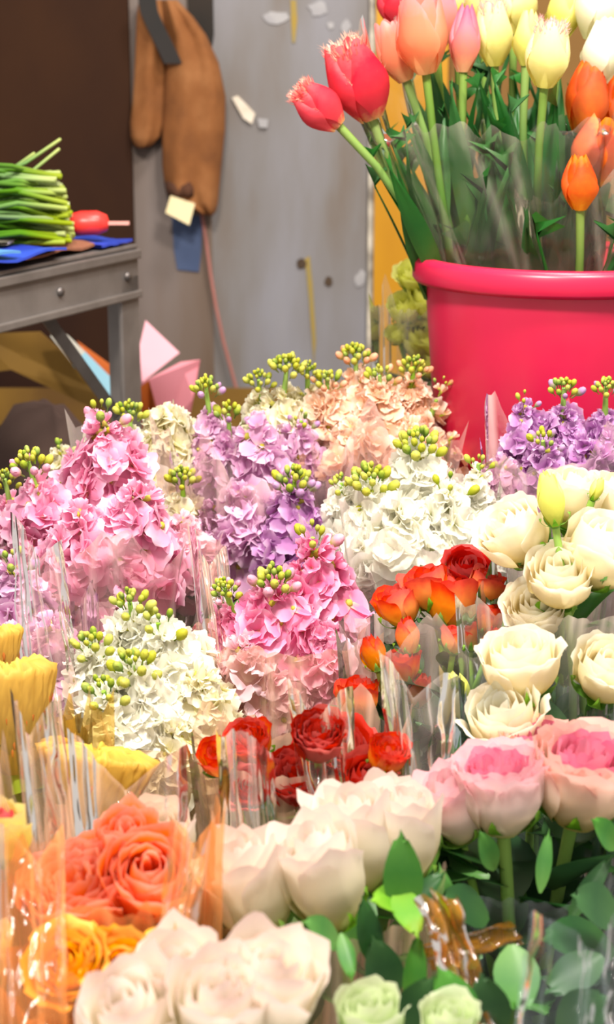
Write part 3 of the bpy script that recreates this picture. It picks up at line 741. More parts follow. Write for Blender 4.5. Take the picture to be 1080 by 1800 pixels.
stock_bunch([(922, 705, 925, 860, 50, 0, 'purple', o_('purple stock spike farthest along the bucket toward the peach stock', nb=3)),
             (992, 682, 985, 840, 58, -.01, 'purple', o_('tallest purple stock spike in front of the bucket', nb=12, ftop=.75)),
             (1066, 680, 1060, 840, 50, 0, 'purple', o_('purple stock spike with green buds away from the peach stock', nb=14, ftop=.7)),
             (955, 775, 960, 890, 64, -.02, 'purple', o_('low purple stock spike behind the plump lisianthus bud', nb=8)),
             (1030, 775, 1030, 890, 64, -.02, 'purple', o_('low purple stock spike behind the ivory lisianthus', nb=0)),
             (880, 805, 890, 920, 52, 0, 'lilac', o_('low mauve stock spike between the white stock and the lisianthus', nb=0))],
            1.62, FI, 'purple', 'bud_lilac', 'purple stock flower', None)
sleeve(FI, P(985, 770, 1.62), S(130, 1.62), M['film_pink'], 'clear film sleeve round the purple stock before the bucket', seed=9, jag=.05)

# ------------------------------------------------------------------ spray roses
FS = bunch_foot(750, 1120, 1.43)
for k, (x, y, w_, kind, mat, tl, tw, lab) in enumerate((
    (752, 1035, 92, 'spray', 'spray', -16, -6, 'orange-red spray rose with a green sepal between two larger ones'), (793, 1056, 112, 'spray', 'spray', 4, -8, 'largest orange-red spray rose with yellow streaks on a bare stem'),
    (702, 1066, 88, 'spray', 'spray', -18, -4, 'cupped orange-red spray rose touching the white stock'), (822, 1002, 92, 'open', 'spray_dark', 5, 25, 'dark red ruffled spray rose topping the orange ones'),
    (852, 1088, 74, 'spray', 'spray', 20, -5, 'orange spray rose turned toward the white lisianthus'), (852, 1030, 70, 'spray', 'spray', 22, 0, 'orange spray rose right beside the dark red one'),
    (718, 1117, 56, 'bud', 'spray', -6, -5, 'red spray rose bud with green sepals below the cupped rose'), (657, 1148, 56, 'bud', 'spray', -15, -5, 'red spray rose bud beside the deep pink stock'),
    (708, 1174, 70, 'spray', 'spray', -5, 0, 'orange spray rose under film between two buds'), (738, 1214, 52, 'bud', 'spray', 15, -5, 'orange spray rose bud behind the yellow-green bud'),
    (630, 1228, 86, 'spray', 'spray', -5, -4, 'orange spray rose just above the dark red roses'), (866, 1128, 46, 'bud', 'spray', 20, -5, 'small orange spray rose bud beside the white lisianthus'), (800, 1125, 58, 'spray', 'spray', 8, -10, 'small orange spray rose behind the bare stem'))):
    dl = 1.43 + (-.03 if y > 1100 else 0) + (.02 if mat == 'spray_dark' else 0)
    rose(P(x, y, dl), S(w_, dl), axis(tl, tw), FS, kind, M[mat], lab, None, name='spray_rose', seed=k + 1, leaves=5, leafmat=M['leaf_dark'], leafsize=.045, stem_r=.0026)
sleeve(FS, P(750, 1090, 1.43), S(150, 1.43), M['film'], 'clear film sleeve round the orange-red spray roses', seed=10)
rose(P(806, 1212, 1.36), S(52, 1.36), axis(-22, 15), FS, 'bud', M['liz_yellow'], 'single yellow-green closed bud beside the white lisianthus', None, name='lisianthus_bud', seed=2, leaves=0, hgt=1.25)

# ------------------------------------------------------------------ white lisianthus
FL = bunch_foot(990, 1080, 1.40)
for k, (x, y, w_, tl, tw, dl, lab) in enumerate(((908, 945, 135, -38, 12, 1.40, 'ivory lisianthus bloom leaning toward the white stock'), (985, 1020, 130, -8, 28, 1.37, 'creamy yellow lisianthus bloom below the plump bud'), (1055, 975, 150, 22, 14, 1.38, 'wide ivory lisianthus bloom beside the creamy yellow one'), (1010, 880, 125, 10, 5, 1.44, 'ivory lisianthus bloom right behind the plump bud'),
                                            (1080, 885, 115, 15, 5, 1.44, 'ivory lisianthus bloom touching the purple stock'), (945, 1075, 115, -15, 35, 1.39, 'shaded lisianthus bloom below the creamy yellow one'))):
    rose(P(x, y, dl), S(w_, dl), axis(tl, tw), FL, 'liz', M['liz'], lab, None, name='lisianthus', seed=k, leaves=5, lk='lance', leafsize=.08)
rose(P(968, 878, 1.36), S(62, 1.36), axis(-12, -5), FL, 'bud', M['liz_yellow'], 'plump yellow-green lisianthus bud standing among ivory blooms', None, name='lisianthus_bud', seed=5, leaves=0, hgt=1.35)
rose(P(1050, 860, 1.40), S(30, 1.40), axis(20, 0), FL, 'bud', M['liz_yellow'], 'tiny yellow-green lisianthus bud between ivory blooms', None, name='lisianthus_bud', seed=6, leaves=0, hgt=1.2)
sleeve(FL, P(990, 1030, 1.40), S(150, 1.40), M['film'], 'clear film sleeve round the ivory lisianthus', seed=11)
FL2 = bunch_foot(950, 1250, 1.30)
for k, (x, y, w_, tl, tw, dl, lab) in enumerate(((915, 1175, 150, -8, 12, 1.32, 'white lisianthus bloom beside the single yellow-green bud'), (890, 1275, 150, -12, 18, 1.30, 'white lisianthus bloom touching the pale pink garden rose'), (1066, 1185, 130, 10, 25, 1.34, 'cream lisianthus bloom above the apricot rose'))):
    rose(P(x, y, dl), S(w_, dl), axis(tl, tw), FL2, 'liz', M['liz'], lab, None, name='lisianthus', seed=k + 7, leaves=6, lk='lance', leafsize=.09)
sleeve(FL2, P(950, 1215, 1.32), S(140, 1.32), M['film_blue'], 'clear bluish film sleeve round the white lisianthus', seed=12)

# ------------------------------------------------------------------ garden roses
FP = bunch_foot(950, 1450, 1.22, .05)
rose(P(880, 1392, 1.2), S(165, 1.2), axis(-6, 4), FP, 'cup', M['rose_pink'], 'pale pink garden rose with ruffled deep pink heart beside the white roses', None, inner=M['rose_pink_in'], seed=1, leaves=8, leafmat=M['leaf_dark'], leafsize=.095, stem_r=.005)
rose(P(1022, 1372, 1.21), S(185, 1.21), axis(6, 12), FP, 'cup', M['rose_apricot'], 'large apricot pink garden rose with a deep pink open heart', None, inner=M['rose_pink_in'], seed=2, leaves=9, leafmat=M['leaf_dark'], leafsize=.10, stem_r=.005)
rose(P(798, 1420, 1.21), S(130, 1.21), axis(-14, 5), FP, 'rose', M['rose_pink'], 'blush pink rose between the white roses and the pink garden rose', None, seed=3, leaves=6, leafmat=M['leaf'], leafsize=.08)
rose(P(940, 1330, 1.28), S(140, 1.28), axis(0, 5), FP, 'cup', M['rose_apricot'], 'blush rose half hidden behind the two pink garden roses', None, inner=M['rose_pink_in'], seed=4, leaves=6, leafmat=M['leaf_dark'], leafsize=.09)
sleeve(FP, P(950, 1500, 1.2), S(175, 1.2), M['film_blue'], 'clear bluish film sleeve low round the pink garden roses', seed=13, jag=.03)
FW = bunch_foot(560, 1560, 1.12, .05)
for k, (x, y, w_, tl, tw, dl, lab) in enumerate(((715, 1470, 145, -4, 3, 1.17, 'blush white rose next to the blush pink rose'), (632, 1478, 160, -8, 3, 1.16, 'blush white rose with tall pointed petals before the dark red roses'),
        (566, 1545, 170, -14, 4, 1.11, 'largest blush white rose with one broad outer petal'), (440, 1565, 165, -14, 5, 1.12, 'blush white rose between the largest white rose and the coral roses'),
        (372, 1590, 125, -22, 5, 1.13, 'small blush white rose touching the coral roses'), (680, 1440, 120, 0, 5, 1.2, 'blush white rose mostly hidden behind the white row'))):
    rose(P(x, y, dl), S(w_, dl), axis(tl, tw), FW, 'rose', M['rose_white'], lab, None, seed=k + 5, leaves=6, leafmat=M['leaf'], leafsize=.07, hgt=1.15, stem_r=.004)
sleeve(FW, P(560, 1570, 1.13), S(215, 1.13), M['film_warm'], 'clear warm film sleeve round the row of blush white roses', seed=14, squash=.5, jag=.03)
FQ = bunch_foot(380, 1760, .98, .03)
for k, (x, y, w_, tl, tw, dl, lab) in enumerate(((320, 1755, 185, -8, 10, .99, 'big blush white rose below the coral roses'), (465, 1755, 205, 12, 10, .97, 'big blush white rose beside the pale green roses'),
        (235, 1810, 190, -15, 15, .96, 'big blush white rose below the golden blooms'), (385, 1790, 190, 0, 12, .95, 'big blush white rose between two other big ones'))):
    rose(P(x, y, dl), S(w_, dl), axis(tl, tw), FQ, 'rose', M['rose_white'], lab, None, seed=k + 12, leaves=3, leafsize=.06, hgt=1.0)
FM = bunch_foot(720, 1800, .98, .03)
for k, (x, y, w_) in enumerate(((650, 1795, 130), (790, 1808, 120))):
    rose(P(x, y, .98), S(w_, .98), axis(-6 + 12 * k, 8), FM, 'spray', M['mint'], ('pale green rose beside the big blush white roses', 'pale green rose below the orange ribbon film')[k], None, seed=k + 20, leaves=6, leafmat=M['leaf_dark'], leafsize=.07)
FO = bunch_foot(200, 1560, 1.1, .04)
for k, (x, y, w_, tl, tw, kind) in enumerate(((145, 1590, 200, -10, 15, 'cup'), (258, 1555, 170, 8, 35, 'rose'), (225, 1500, 130, 0, 10, 'rose'))):
    rose(P(x, y, 1.1 + .02 * (k == 2)), S(w_, 1.1), axis(tl, tw), FO, kind, M['rose_coral'], ('wide coral orange rose with crumpled heart', 'coral orange rose with spiral pink-edged heart', 'coral rose half hidden behind the spiral coral rose')[k], None, seed=k + 30, leaves=2, leafmat=M['leaf_dark'], leafsize=.06)
sleeve(FO, P(200, 1500, 1.1), S(185, 1.1), M['film_amber'], 'clear warm film sleeve round the coral roses', seed=15, jag=.04)
FY = bunch_foot(170, 1720, 1.03, .04)
for k, (x, y, w_, tl) in enumerate(((120, 1700, 150, -12), (215, 1705, 140, 8), (290, 1690, 100, 15))):
    rose(P(x, y, 1.03), S(w_, 1.03), axis(tl, 35), FY, 'open', M['gold'], ('golden ruffled bloom beside the pale cream rose', 'golden ruffled bloom in the middle below the coral roses', 'small golden bloom touching the big blush roses')[k], None, name='golden_bloom', seed=k + 40, leaves=2, leafsize=.05)
sleeve(FY, P(160, 1690, 1.02), S(165, 1.02), M['film_amber'], 'clear warm film sleeve round the golden blooms', seed=16)
FR = bunch_foot(530, 1350, 1.3, .0)
g = 'dark red roses behind the white row'
for k, (x, y, w_, tl, tw) in enumerate(((440, 1310, 84, -10, 25), (385, 1335, 76, -15, 25), (560, 1300, 90, 0, 30), (605, 1315, 110, 10, 35), (520, 1375, 110, -5, 35), (645, 1370, 90, 10, 30), (590, 1390, 100, 0, 35), (440, 1390, 90, -8, 30), (680, 1330, 70, 15, 20))):
    rose(P(x, y, 1.3 - .03 * (k % 3)), S(w_, 1.3), axis(tl, tw), FR, ('cup', 'spray', 'cup', 'open')[k % 4], M['rose_red'] if k not in (0, 1, 8) else M['spray'], 'dark red rose wrapped behind the row of blush white roses' if k not in (0, 1, 8) else {0: 'orange-red rose under film between the front white stock and dark red roses', 1: 'orange-red rose touching the front white stock', 8: 'small orange-red rose between the dark red roses and the spray roses'}[k], g if k not in (0, 1, 8) else None, seed=k + 50, leaves=2, leafmat=M['leaf_dark'], leafsize=.05)
sleeve(FR, P(530, 1300, 1.29), S(185, 1.29), M['film_milky'], 'clear warm film sleeve round the dark red roses', seed=17, squash=.5, jag=.04)
# cream roses glimpsed at the left
FK = bunch_foot(270, 1480, 1.2, .02)
rose(P(290, 1480, 1.2), S(130, 1.2), axis(-5, 20), FK, 'rose', M['rose_white'], 'cream rose between the yellow cockscomb and the coral roses', None, seed=61, leaves=2)
FT = bunch_foot(0, 1500, 1.1, .04)
rose(P(5, 1470, 1.1), S(105, 1.1), axis(-5, 10), FT, 'rose', M['t_yellow'], 'yellow rose with red lip beside the coral roses', None, inner=M['t_red'], seed=62, leaves=2, leafmat=M['leaf_dark'])
rose(P(-20, 1680, 1.06), S(100, 1.06), axis(0, 10), FT, 'rose', M['t_cream'], 'pale cream rose below the yellow and red rose', None, seed=63, leaves=1, leafmat=M['leaf_dark'])
sleeve(FT, P(25, 1420, 1.12), S(70, 1.12), M['film_warm'], 'tall narrow film sleeve round the yellow rose', seed=18, jag=.06)

# ------------------------------------------------------------------ yellow cockscomb
def cockscomb(center, wid, hgt, ax, foot, label, seed):
    r_ = random.Random(seed); foot = Vector(foot); center = Vector(center); ax = Vector(ax).normalized()
    t = thing('cockscomb', foot, label, 'flower'); T = Matrix.Translation(-foot)
    base = center - ax * hgt * .5; Mx = T @ Matrix.Translation(base) @ frame(ax)
    mb = MB(); rows = []; ts = []; nu, nv = 110, 14
    for j in range(nv + 1):
        v = j / nv; row = []; tr = []
        for i in range(nu):
            u = 2 * PI * i / nu; c, s_ = math.cos(u), math.sin(u)
            rx = wid * (.14 + .36 * v ** .6); ry = wid * (.10 + .13 * v)
            q = Vector((c * 5 + seed, s_ * 5, v * 3)); nz = noise.noise(q); n2 = noise.noise(q * 3.1)
            wob = 1 + (.12 * nz + .07 * n2) * (.3 + .7 * v) + .05 * v ** 3 * math.sin(u * 23)
            row.append(Vector((rx * c * wob, ry * s_ * wob, hgt * v * (1 + .07 * nz + .04 * n2)))); tr.append(v * .8 + .25 * n2)
        rows.append(row); ts.append(tr)
    for sc, zz in ((.86, 1.04), (.66, 1.07), (.42, 1.05), (.15, 1.02)):  # frilled crest closing over the top
        row = []; tr = []
        for i, p in enumerate(rows[nv]):
            nz = noise.noise(Vector((p.x * 160, p.y * 160, sc * 9 + seed)))
            row.append(Vector((p.x * sc, p.y * sc, p.z * zz + hgt * .09 * nz))); tr.append(.8 + .4 * nz)
        rows.append(row); ts.append(tr)
    mb.grid(rows, ts, 0, True); mb.obj('crest', [M['comb']], t, M=Mx)
    # short seed specks on its flanks
    for k in range(40):
        v = r_.uniform(.15, .7); u = r_.uniform(0, 2 * PI); p = Vector((wid * (.12 + .38 * v ** .7) * math.cos(u), wid * (.09 + .12 * v) * math.sin(u), hgt * v))
        mk_ = MB(); mk_.tube([Vector((0, 0, -.004)), Vector((0, 0, 0)), Vector((0, 0, .004))], [.0007, .0016, .0006], 5)
        if k == 0: me = mk_.mesh('speck', [M['comb_speck']])
        link('speck', me, t, Mx @ Matrix.Translation(p * 1.03))
    cv = stem_curve(base + ax * .01, ax, foot); mb = MB(); mb.tube([p - foot for p in cv], .006); sm = mb.obj('stem', [M['stem']], t)
    put_leaves(sm, foot, cv, 4, 'rose', .08, M['leaf_dark'], .4, .95, r_)
FZ = bunch_foot(60, 1330, 1.33, .02)
cockscomb(P(22, 1270, 1.33), S(170, 1.33), S(180, 1.33), axis(-5, -12), FZ, 'tall yellow cockscomb with orange specks under the mauve stock', 3)
cockscomb(P(160, 1400, 1.27), S(230, 1.27), S(150, 1.27), axis(6, -14), FZ, 'wide yellow cockscomb below the front white stock', 8)
cockscomb(P(-10, 1170, 1.36), S(110, 1.36), S(110, 1.36), axis(-5, -10), FZ, 'yellow cockscomb crest rising beside the mauve stock', 5)
sleeve(FZ, P(45, 1260, 1.3), S(115, 1.3), M['film_yellow'], 'yellowish film sleeve round the cockscombs', seed=19, jag=.04)

# ------------------------------------------------------------------ pink bucket with tulips
BD = 1.80
rim = P(988, 452, BD); BR = S(262, BD); BH = .33; BZ = rim.z - BH
bk = thing('bucket', (rim.x, rim.y, BZ), 'hot pink plastic bucket full of tulips', 'bucket')
rb = BR * .76; rt = BR * .915
mb = MB(); mb.lathe([(.001, .0), (rb - .006, 0), (rb, .006), (rt, BH - .022), (rt, BH - .004), (rt - .004, BH - .004), (rb - .004, .012), (.001, .012)], 72)
mb.obj('body', [M['bucket']], bk)
mb = MB(); mb.lathe([(rt - .004, BH - .002), (rt + .002, BH + .003), (BR - .004, BH + .002), (BR, BH - .003), (BR, BH - .020), (BR - .003, BH - .024), (BR - .005, BH - .020), (rt, BH - .012), (rt - .004, BH - .002)], 72)
mb.obj('rim', [M['bucket']], bk)
# crate the bucket stands on
M['crate'] = plain('dark_plastic_crate', '2c2a2e', '3a3638', rough=.6)
cz0 = TIERS[-1][2]
ct = thing('crate', (rim.x, rim.y, cz0), 'dark plastic crate under the pink bucket', 'crate')
ch = BZ - cz0
for k in range(4):
    a = k * PI / 2
    Mx = Matrix.Rotation(a, 4, 'Z')
    for q in range(3):
        mb = MB(); z = ch * (q / 3); mb.box((-.13, .115, z + .008), (.13, .13, z + ch / 3 - .008), M=Mx); mb.obj('slat', [M['crate']], ct, smooth=False)
    mb = MB(); mb.box((.108, .108, 0), (.132, .132, ch - .012), M=Mx); mb.obj('post', [M['crate']], ct, smooth=False)
mb = MB(); mb.box((-.132, -.132, ch - .012), (.132, .132, ch)); mb.obj('lid', [M['crate']], ct, smooth=False)

def tfoot(px, k):
    a = k * 2.4; x = (px - 960) / 300
    return Vector((rim.x + max(-.085, min(.085, x * .1)) + .012 * math.cos(a), rim.y + .05 * math.sin(a), BZ + .013))
TL = [  # x, y, width, depth offset, tilt, toward, material, fringe, openness, height, label, group
    (560, 188, 72, -.10, -48, 5, 't_red', 't_redf', 0, 1.0, 'fringed red tulip leaning lowest over the bucket edge', None),
    (630, 145, 100, -.08, -22, 5, 't_red', 't_redf', 0, 1.0, 'large fringed red tulip next to the coral tulip', None),
    (694, 5, 60, .08, -12, 0, 't_red', None, 0, 1.0, 'red tulip peeking behind the coral tulips', None),
    (696, 92, 62, -.04, -22, 0, 't_coral', None, 1, 1.25, 'slim coral tulip leaning toward the red tulips', None),
    (742, 62, 88, -.08, -8, 8, 't_coral', None, 2, 1.1, 'wide open coral orange tulip', None),
    (765, 22, 80, 0, -4, 5, 't_pink', None, 1, 1.15, 'pink tulip standing behind the wide coral tulip', None),
    (818, 70, 54, -.05, 2, 0, 't_pink', None, 0, 1.5, 'slim salmon pink tulip beside the cream tulips', None),
    (868, 62, 64, -.02, -4, 5, 't_cream', 't_creamf', 0, 1.2, 'cream fringed tulip beside the salmon tulip', None),
    (905, 5, 76, .05, 0, 5, 't_cream', 't_creamf', 0, 1.0, 'cream fringed tulip rising behind the slim pale yellow tulip', None),
    (852, 5, 70, .05, -2, 5, 't_cream', 't_creamf', 0, 1.0, 'cream fringed tulip rising behind the salmon pink tulip', None),
    (928, 68, 50, -.05, 2, 5, 't_yellow', None, 0, 1.35, 'slim pale yellow tulip between the fringed cream tulips', None),
    (964, 98, 76, -.12, 4, 8, 't_cream', 't_creamf', 0, 1.05, 'round cream tulip with pink fringed lip in front of the others', None),
    (992, 22, 60, .02, 5, 5, 't_yellow', None, 1, 1.1, 'greenish yellow tulip behind the fringed cream tulip', None),
    (1054, 12, 84, .0, 8, 5, 't_white', 't_creamf', 0, 1.0, 'white fringed tulip above the plain white tulip', None),
    (1060, 92, 72, -.05, 6, 5, 't_white', None, 1, 1.1, 'plain white tulip above the orange tulips', None),
    (1034, 168, 74, -.04, 8, 5, 't_orange', None, 0, 1.3, 'flame orange tulip below the white tulip', None),
    (1054, 268, 98, -.04, 14, 5, 't_orange', None, 1, .85, 'wide open red orange tulip low in the bucket', None),
    (1020, 322, 62, -.12, -4, 5, 't_orange', None, 0, 1.1, 'small orange tulip lowest in the bucket', None),
    (806, 0, 60, .08, 0, 0, 't_yellow', None, 0, 1.0, 'yellow tulip behind the salmon tulip', None),
    (1085, 180, 60, .0, 12, 0, 't_orange', None, 0, 1.2, 'orange tulip beside the flame orange tulip at the bucket side', None),
]
for k, (x, y, w_, dd, tl, tw, mat, fr, op, hg, lab, gp) in enumerate(TL):
    dl = BD + dd
    tulip(P(x, y, dl), S(w_ * 1.12, dl), axis(tl, tw), tfoot(x, k), M[mat], lab, gp, fringe=M[fr] if fr else None, seed=k, op=op, hgt=hg * .95, leaves=5)
sleeve(Vector((rim.x - .02, rim.y - .02, BZ + .22)), P(840, 165, BD - .05), S(195, BD), M['film_clear'], 'clear film sleeve round the tulips in the pink bucket', seed=20, r_bot=.06, jag=.10)
sleeve(Vector((rim.x + .03, rim.y - .03, BZ + .2)), P(1030, 330, BD - .06), S(105, BD), M['film_clear'], 'short film sleeve round the orange tulips in the bucket', seed=21, r_bot=.05, jag=.03)

# yellow-green lisianthus behind the bucket
fv = P(735, 560, 2.02); FV = Vector((fv.x, fv.y, TIERS[-1][2]))
for k, (x, y, w_, tl) in enumerate(((728, 488, 62, -10), (752, 530, 78, 10), (712, 545, 62, -15), (745, 600, 84, 0), (700, 590, 40, -20), (757, 640, 70, 0))):
    rose(P(x, y, 2.02), S(w_, 2.02), axis(tl, 30), FV, 'liz', M['liz_yellow'], ['yellow-green lisianthus topmost beside the mustard post', 'yellow-green lisianthus touching the bucket wall', 'yellow-green lisianthus with dark leaves beside the mustard post', 'large yellow-green lisianthus low behind the bucket', 'small yellow-green lisianthus bloom outermost in its bunch', 'lowest yellow-green lisianthus behind the peach stock'][k], None, name='lisianthus', seed=k + 70, leaves=2, leafmat=M['leaf_dark'], leafsize=.06)
sleeve(FV, P(728, 520, 2.02), S(70, 2.02), M['film'], 'clear film sleeve round the yellow-green lisianthus', seed=22, jag=.04)

# ------------------------------------------------------------------ metal work table at the left
M['alu'] = plain('scuffed_aluminium', '76706e', '8a8482', scale=14, rough=.42, metal=.55, stretch=(1, 1, 1))
C0 = P(245, 522, 2.2); zr = C0.z
e1 = Vector((-.407, -.914, 0)).normalized(); e2 = Vector((-.914, .407, 0)).normalized()
TM = Matrix(((e1.x, e2.x, 0, C0.x), (e1.y, e2.y, 0, C0.y), (0, 0, 1, 0), (0, 0, 0, 1)))
TLEN, TWID, RH = .62, .5, .062
tb = thing('work_table', (0, 0, 0), 'scuffed aluminium work table with riveted rails', 'table')
zt = zr + RH
def tbox(name, lo, hi, mat, parent=tb):
    mb = MB(); mb.box(lo, hi, M=TM); o = mb.obj(name, [mat], parent, smooth=False)
    bv = o.modifiers.new('bevel', 'BEVEL'); bv.width = .002; bv.segments = 2
    return o
tbox('rail', (0, 0, zr), (TLEN, .018, zt), M['alu']); tbox('rail', (0, TWID - .018, zr), (TLEN, TWID, zt), M['alu'])
tbox('rail', (0, .018, zr), (.018, TWID - .018, zt), M['alu']); tbox('rail', (TLEN - .018, .018, zr), (TLEN, TWID - .018, zt), M['alu'])
tbox('rail_lip', (0, -.006, zt - .012), (TLEN, 0, zt), M['alu']); tbox('rail_lip', (0, -.006, zr), (TLEN, 0, zr + .010), M['alu'])
tbox('table_top', (0, 0, zt), (TLEN, TWID, zt + .006), M['alu'])
M['steel'] = plain('dark_steel', '5a5454', '6a6462', rough=.4, metal=.6)
for (a, b) in ((0, 0), (TLEN - .045, 0), (0, TWID - .045), (TLEN - .045, TWID - .045)):
    tbox('leg', (a, b, 0), (a + .045, b + .006, zr + .03), M['alu']); tbox('leg', (a, b + .006, 0), (a + .006, b + .045, zr + .03), M['alu'])
for a in (.03, .19, .35, .5):
    mb = MB(); c = TM @ Vector((a, -.001, zr + .03)); mb.lathe([(.006, 0), (.005, .003), (.001, .004)], 10, M=Matrix.Translation(c) @ frame(-e2)); mb.obj('rivet', [M['steel']], tb)
mb = MB()
p0 = TM @ Vector((.20, .022, zr + .01)); p1 = TM @ Vector((.03, .022, zr - .15)); mb.tube([p0, p1], .010, 4); mb.obj('brace', [M['alu']], tb, smooth=False)
# clutter on the table top
ztop = zt + .006
def tt(a, b, dz=0): return TM @ Vector((a, b, ztop + dz))
M['blue'] = plain('blue_plastic_sheet', '2a36a8', '2f4fc4', scale=8, rough=.35)
M['blue2'] = plain('light_blue_paper', '3f7ac0', '5a90c8', scale=8, rough=.5)
M['paper'] = plain('off_white_paper', 'd6cfc4', 'c4b8a8', scale=12, rough=.7)
M['kraft'] = plain('brown_kraft_paper', '9a6a48', '7a4a3a', scale=8, rough=.8)
def wavy(name, pts4, mat, label, cat, amp=.004, n=10, z0=0.003, seed=0):
    a, b, c, d = [Vector(p) for p in pts4]; mb = MB(); top = []; bot = []
    for j in range(n + 1):
        r1 = []; r2 = []
        for i in range(n + 1):
            u, v = i / n, j / n; p = a.lerp(b, u).lerp(d.lerp(c, u), v)
            h = amp * (1 + noise.noise(Vector((u * 3 + seed, v * 3, seed))))
            r1.append(p + Vector((0, 0, h + z0))); r2.append(p + Vector((0, 0, h)))
        top.append(r1); bot.append(list(reversed(r2)))
    mb.grid(top, [.5] * (n + 1)); mb.grid(bot, [.5] * (n + 1))
    for j in (0, n):
        mb.grid([top[j], list(reversed(bot[j]))], [.5, .5])
    o = mb.obj(name, [mat]); return tag(o, label, cat)
wavy('plastic_sheet', [tt(.005, .005), tt(.09, -.0, 0), tt(.09, .10), tt(.01, .12)], M['blue'], 'deep blue plastic sheet at the table corner', 'sheet', seed=1)
wavy('paper_sheet', [tt(.09, .01), tt(.26, .0), tt(.25, .2), tt(.05, .2)], M['kraft'], 'crumpled brown red paper lying on the table', 'paper', seed=2, amp=.006)
wavy('plastic_sheet', [tt(.19, -.012, .004), tt(.40, -.012, .004), tt(.40, .13, .006), tt(.2, .14, .006)], M['blue'], 'blue plastic sheet under the green stems', 'sheet', seed=3, amp=.008)
wavy('paper_sheet', [tt(.29, -.014, .012), tt(.48, -.014, .012), tt(.46, .09, .02), tt(.32, .07, .02)], M['blue2'], 'pale blue paper hanging over the table rail', 'paper', seed=4, amp=.006)
wavy('paper_sheet', [tt(.0, .13, .006), tt(.22, .05, .012), tt(.24, .11, .012), tt(.01, .17, .006)], M['paper'], 'long off-white paper strip lying behind the blue sheet', 'paper', seed=5, amp=.006)
wavy('paper_sheet', [tt(.10, .2, .006), tt(.42, .1, .012), tt(.42, .4, .012), tt(.02, .4, .006)], M['kraft'], 'brown kraft paper spread under the bundle of stems', 'paper', seed=6, amp=.006)
# bundle of cut green stems lying on the table
M['cut'] = petal_mat('cut_green_stem', [(0, '2f5f20'), (.5, '56822c'), (1, '9aa846')], transl=.05, var=.35)
bd_o = tt(.36, .2, .02)
bd = thing('stem_bundle', bd_o, 'bundle of cut green flower stems lying on the work table', 'stems')
r_ = random.Random(4)
tipc = P(105, 390, 2.1)
for k in range(80):
    q = r_.random(); a = r_.uniform(0, 2 * PI); rad = math.sqrt(q)
    off = Vector((0, r_.uniform(-.03, .05), 0)) + Vector((r_.uniform(-.03, .012), .0, 0))
    yy = 305 + 130 * (k / 79)
    end = P(122 - 26 * max(0, (380 - yy) / 80) + r_.uniform(-8, 8), yy + r_.uniform(-5, 5) , 2.08 + r_.uniform(-.03, .04))
    end.z = max(end.z, ztop + .016)
    st_ = P(-60, yy - 4 + r_.uniform(-22, 18), 2.0 + r_.uniform(-.05, .08)); st_.z = max(st_.z, ztop + .016)
    mid = (st_ + end) / 2 + Vector((0, 0, r_.uniform(-.004, .010)))
    mb = MB(); mb.tube([st_ - bd_o, mid - bd_o, end - bd_o], [.0026, .003, .0034], 6); mb.obj('stem', [M['cut']], bd)
for (x0, y0, x1, y1) in ((-20, 312, 106, 245), (-20, 345, 104, 262), (-10, 300, 60, 270)):
    mb = MB(); a = P(x0, y0, 2.05); b = P(x1, y1, 2.12); m_ = (a + b) / 2 + Vector((0, 0, -.006)); mb.tube([a - bd_o, m_ - bd_o, b - bd_o], .0022, 6); mb.obj('stem', [M['cut']], bd)
# red capped tool
M['redp'] = plain('red_plastic', 'd8302c', 'e03a34', rough=.35)
M['pinkp'] = plain('pinkish_tip', 'd8948c', 'e0a49a', rough=.5)
rp = P(155, 412, 2.14); rp.z = ztop + .030
rt_ = thing('knife', rp, 'red handled knife lying beside the cut stems', 'knife')
mb = MB(); mb.lathe([(.001, -.028), (.013, -.025), (.018, -.008), (.018, .012), (.012, .024), (.001, .027)], 16, M=frame(Vector((1, .2, 0)))); o = mb.obj('handle', [M['redp']], rt_); o.scale = (1, 1, .85)
mb = MB(); mb.box((.024, -.004, -.002), (.052, .004, .002)); mb.obj('blade', [M['pinkp']], rt_, smooth=False)

# ------------------------------------------------------------------ things under and behind the table
M['card'] = plain('olive_cardboard', '7a5a1c', '5a3e14', scale=6, rough=.8)
M['dkcard'] = plain('dark_cardboard', '3a2414', '4a3018', scale=6, rough=.8)
M['lblue'] = plain('sky_blue_card', '7fb4cc', '8fc0d4', scale=6, rough=.6)
M['ltgrey'] = plain('light_grey_card', 'c4c2b8', 'b8b4a8', scale=6, rough=.7)
M['pinkc'] = plain('pink_card', 'e6a4b4', 'e8aebc', scale=6, rough=.7)
M['rosec'] = plain('rose_card', 'd8848c', 'e090a0', scale=6, rough=.7)
M['orangec'] = plain('orange_card', 'c86420', 'b05418', scale=6, rough=.7)
M['cloth'] = plain('grey_brown_sack', '5a4640', '6a544c', scale=5, rough=.9, bump=.3)
M['bag'] = plain('black_bag', '120e14', '20141f', scale=8, rough=.45)
M['purplebag'] = plain('dark_purple_bag', '3a1c3a', '4a2448', scale=8, rough=.5)
D2 = 2.55
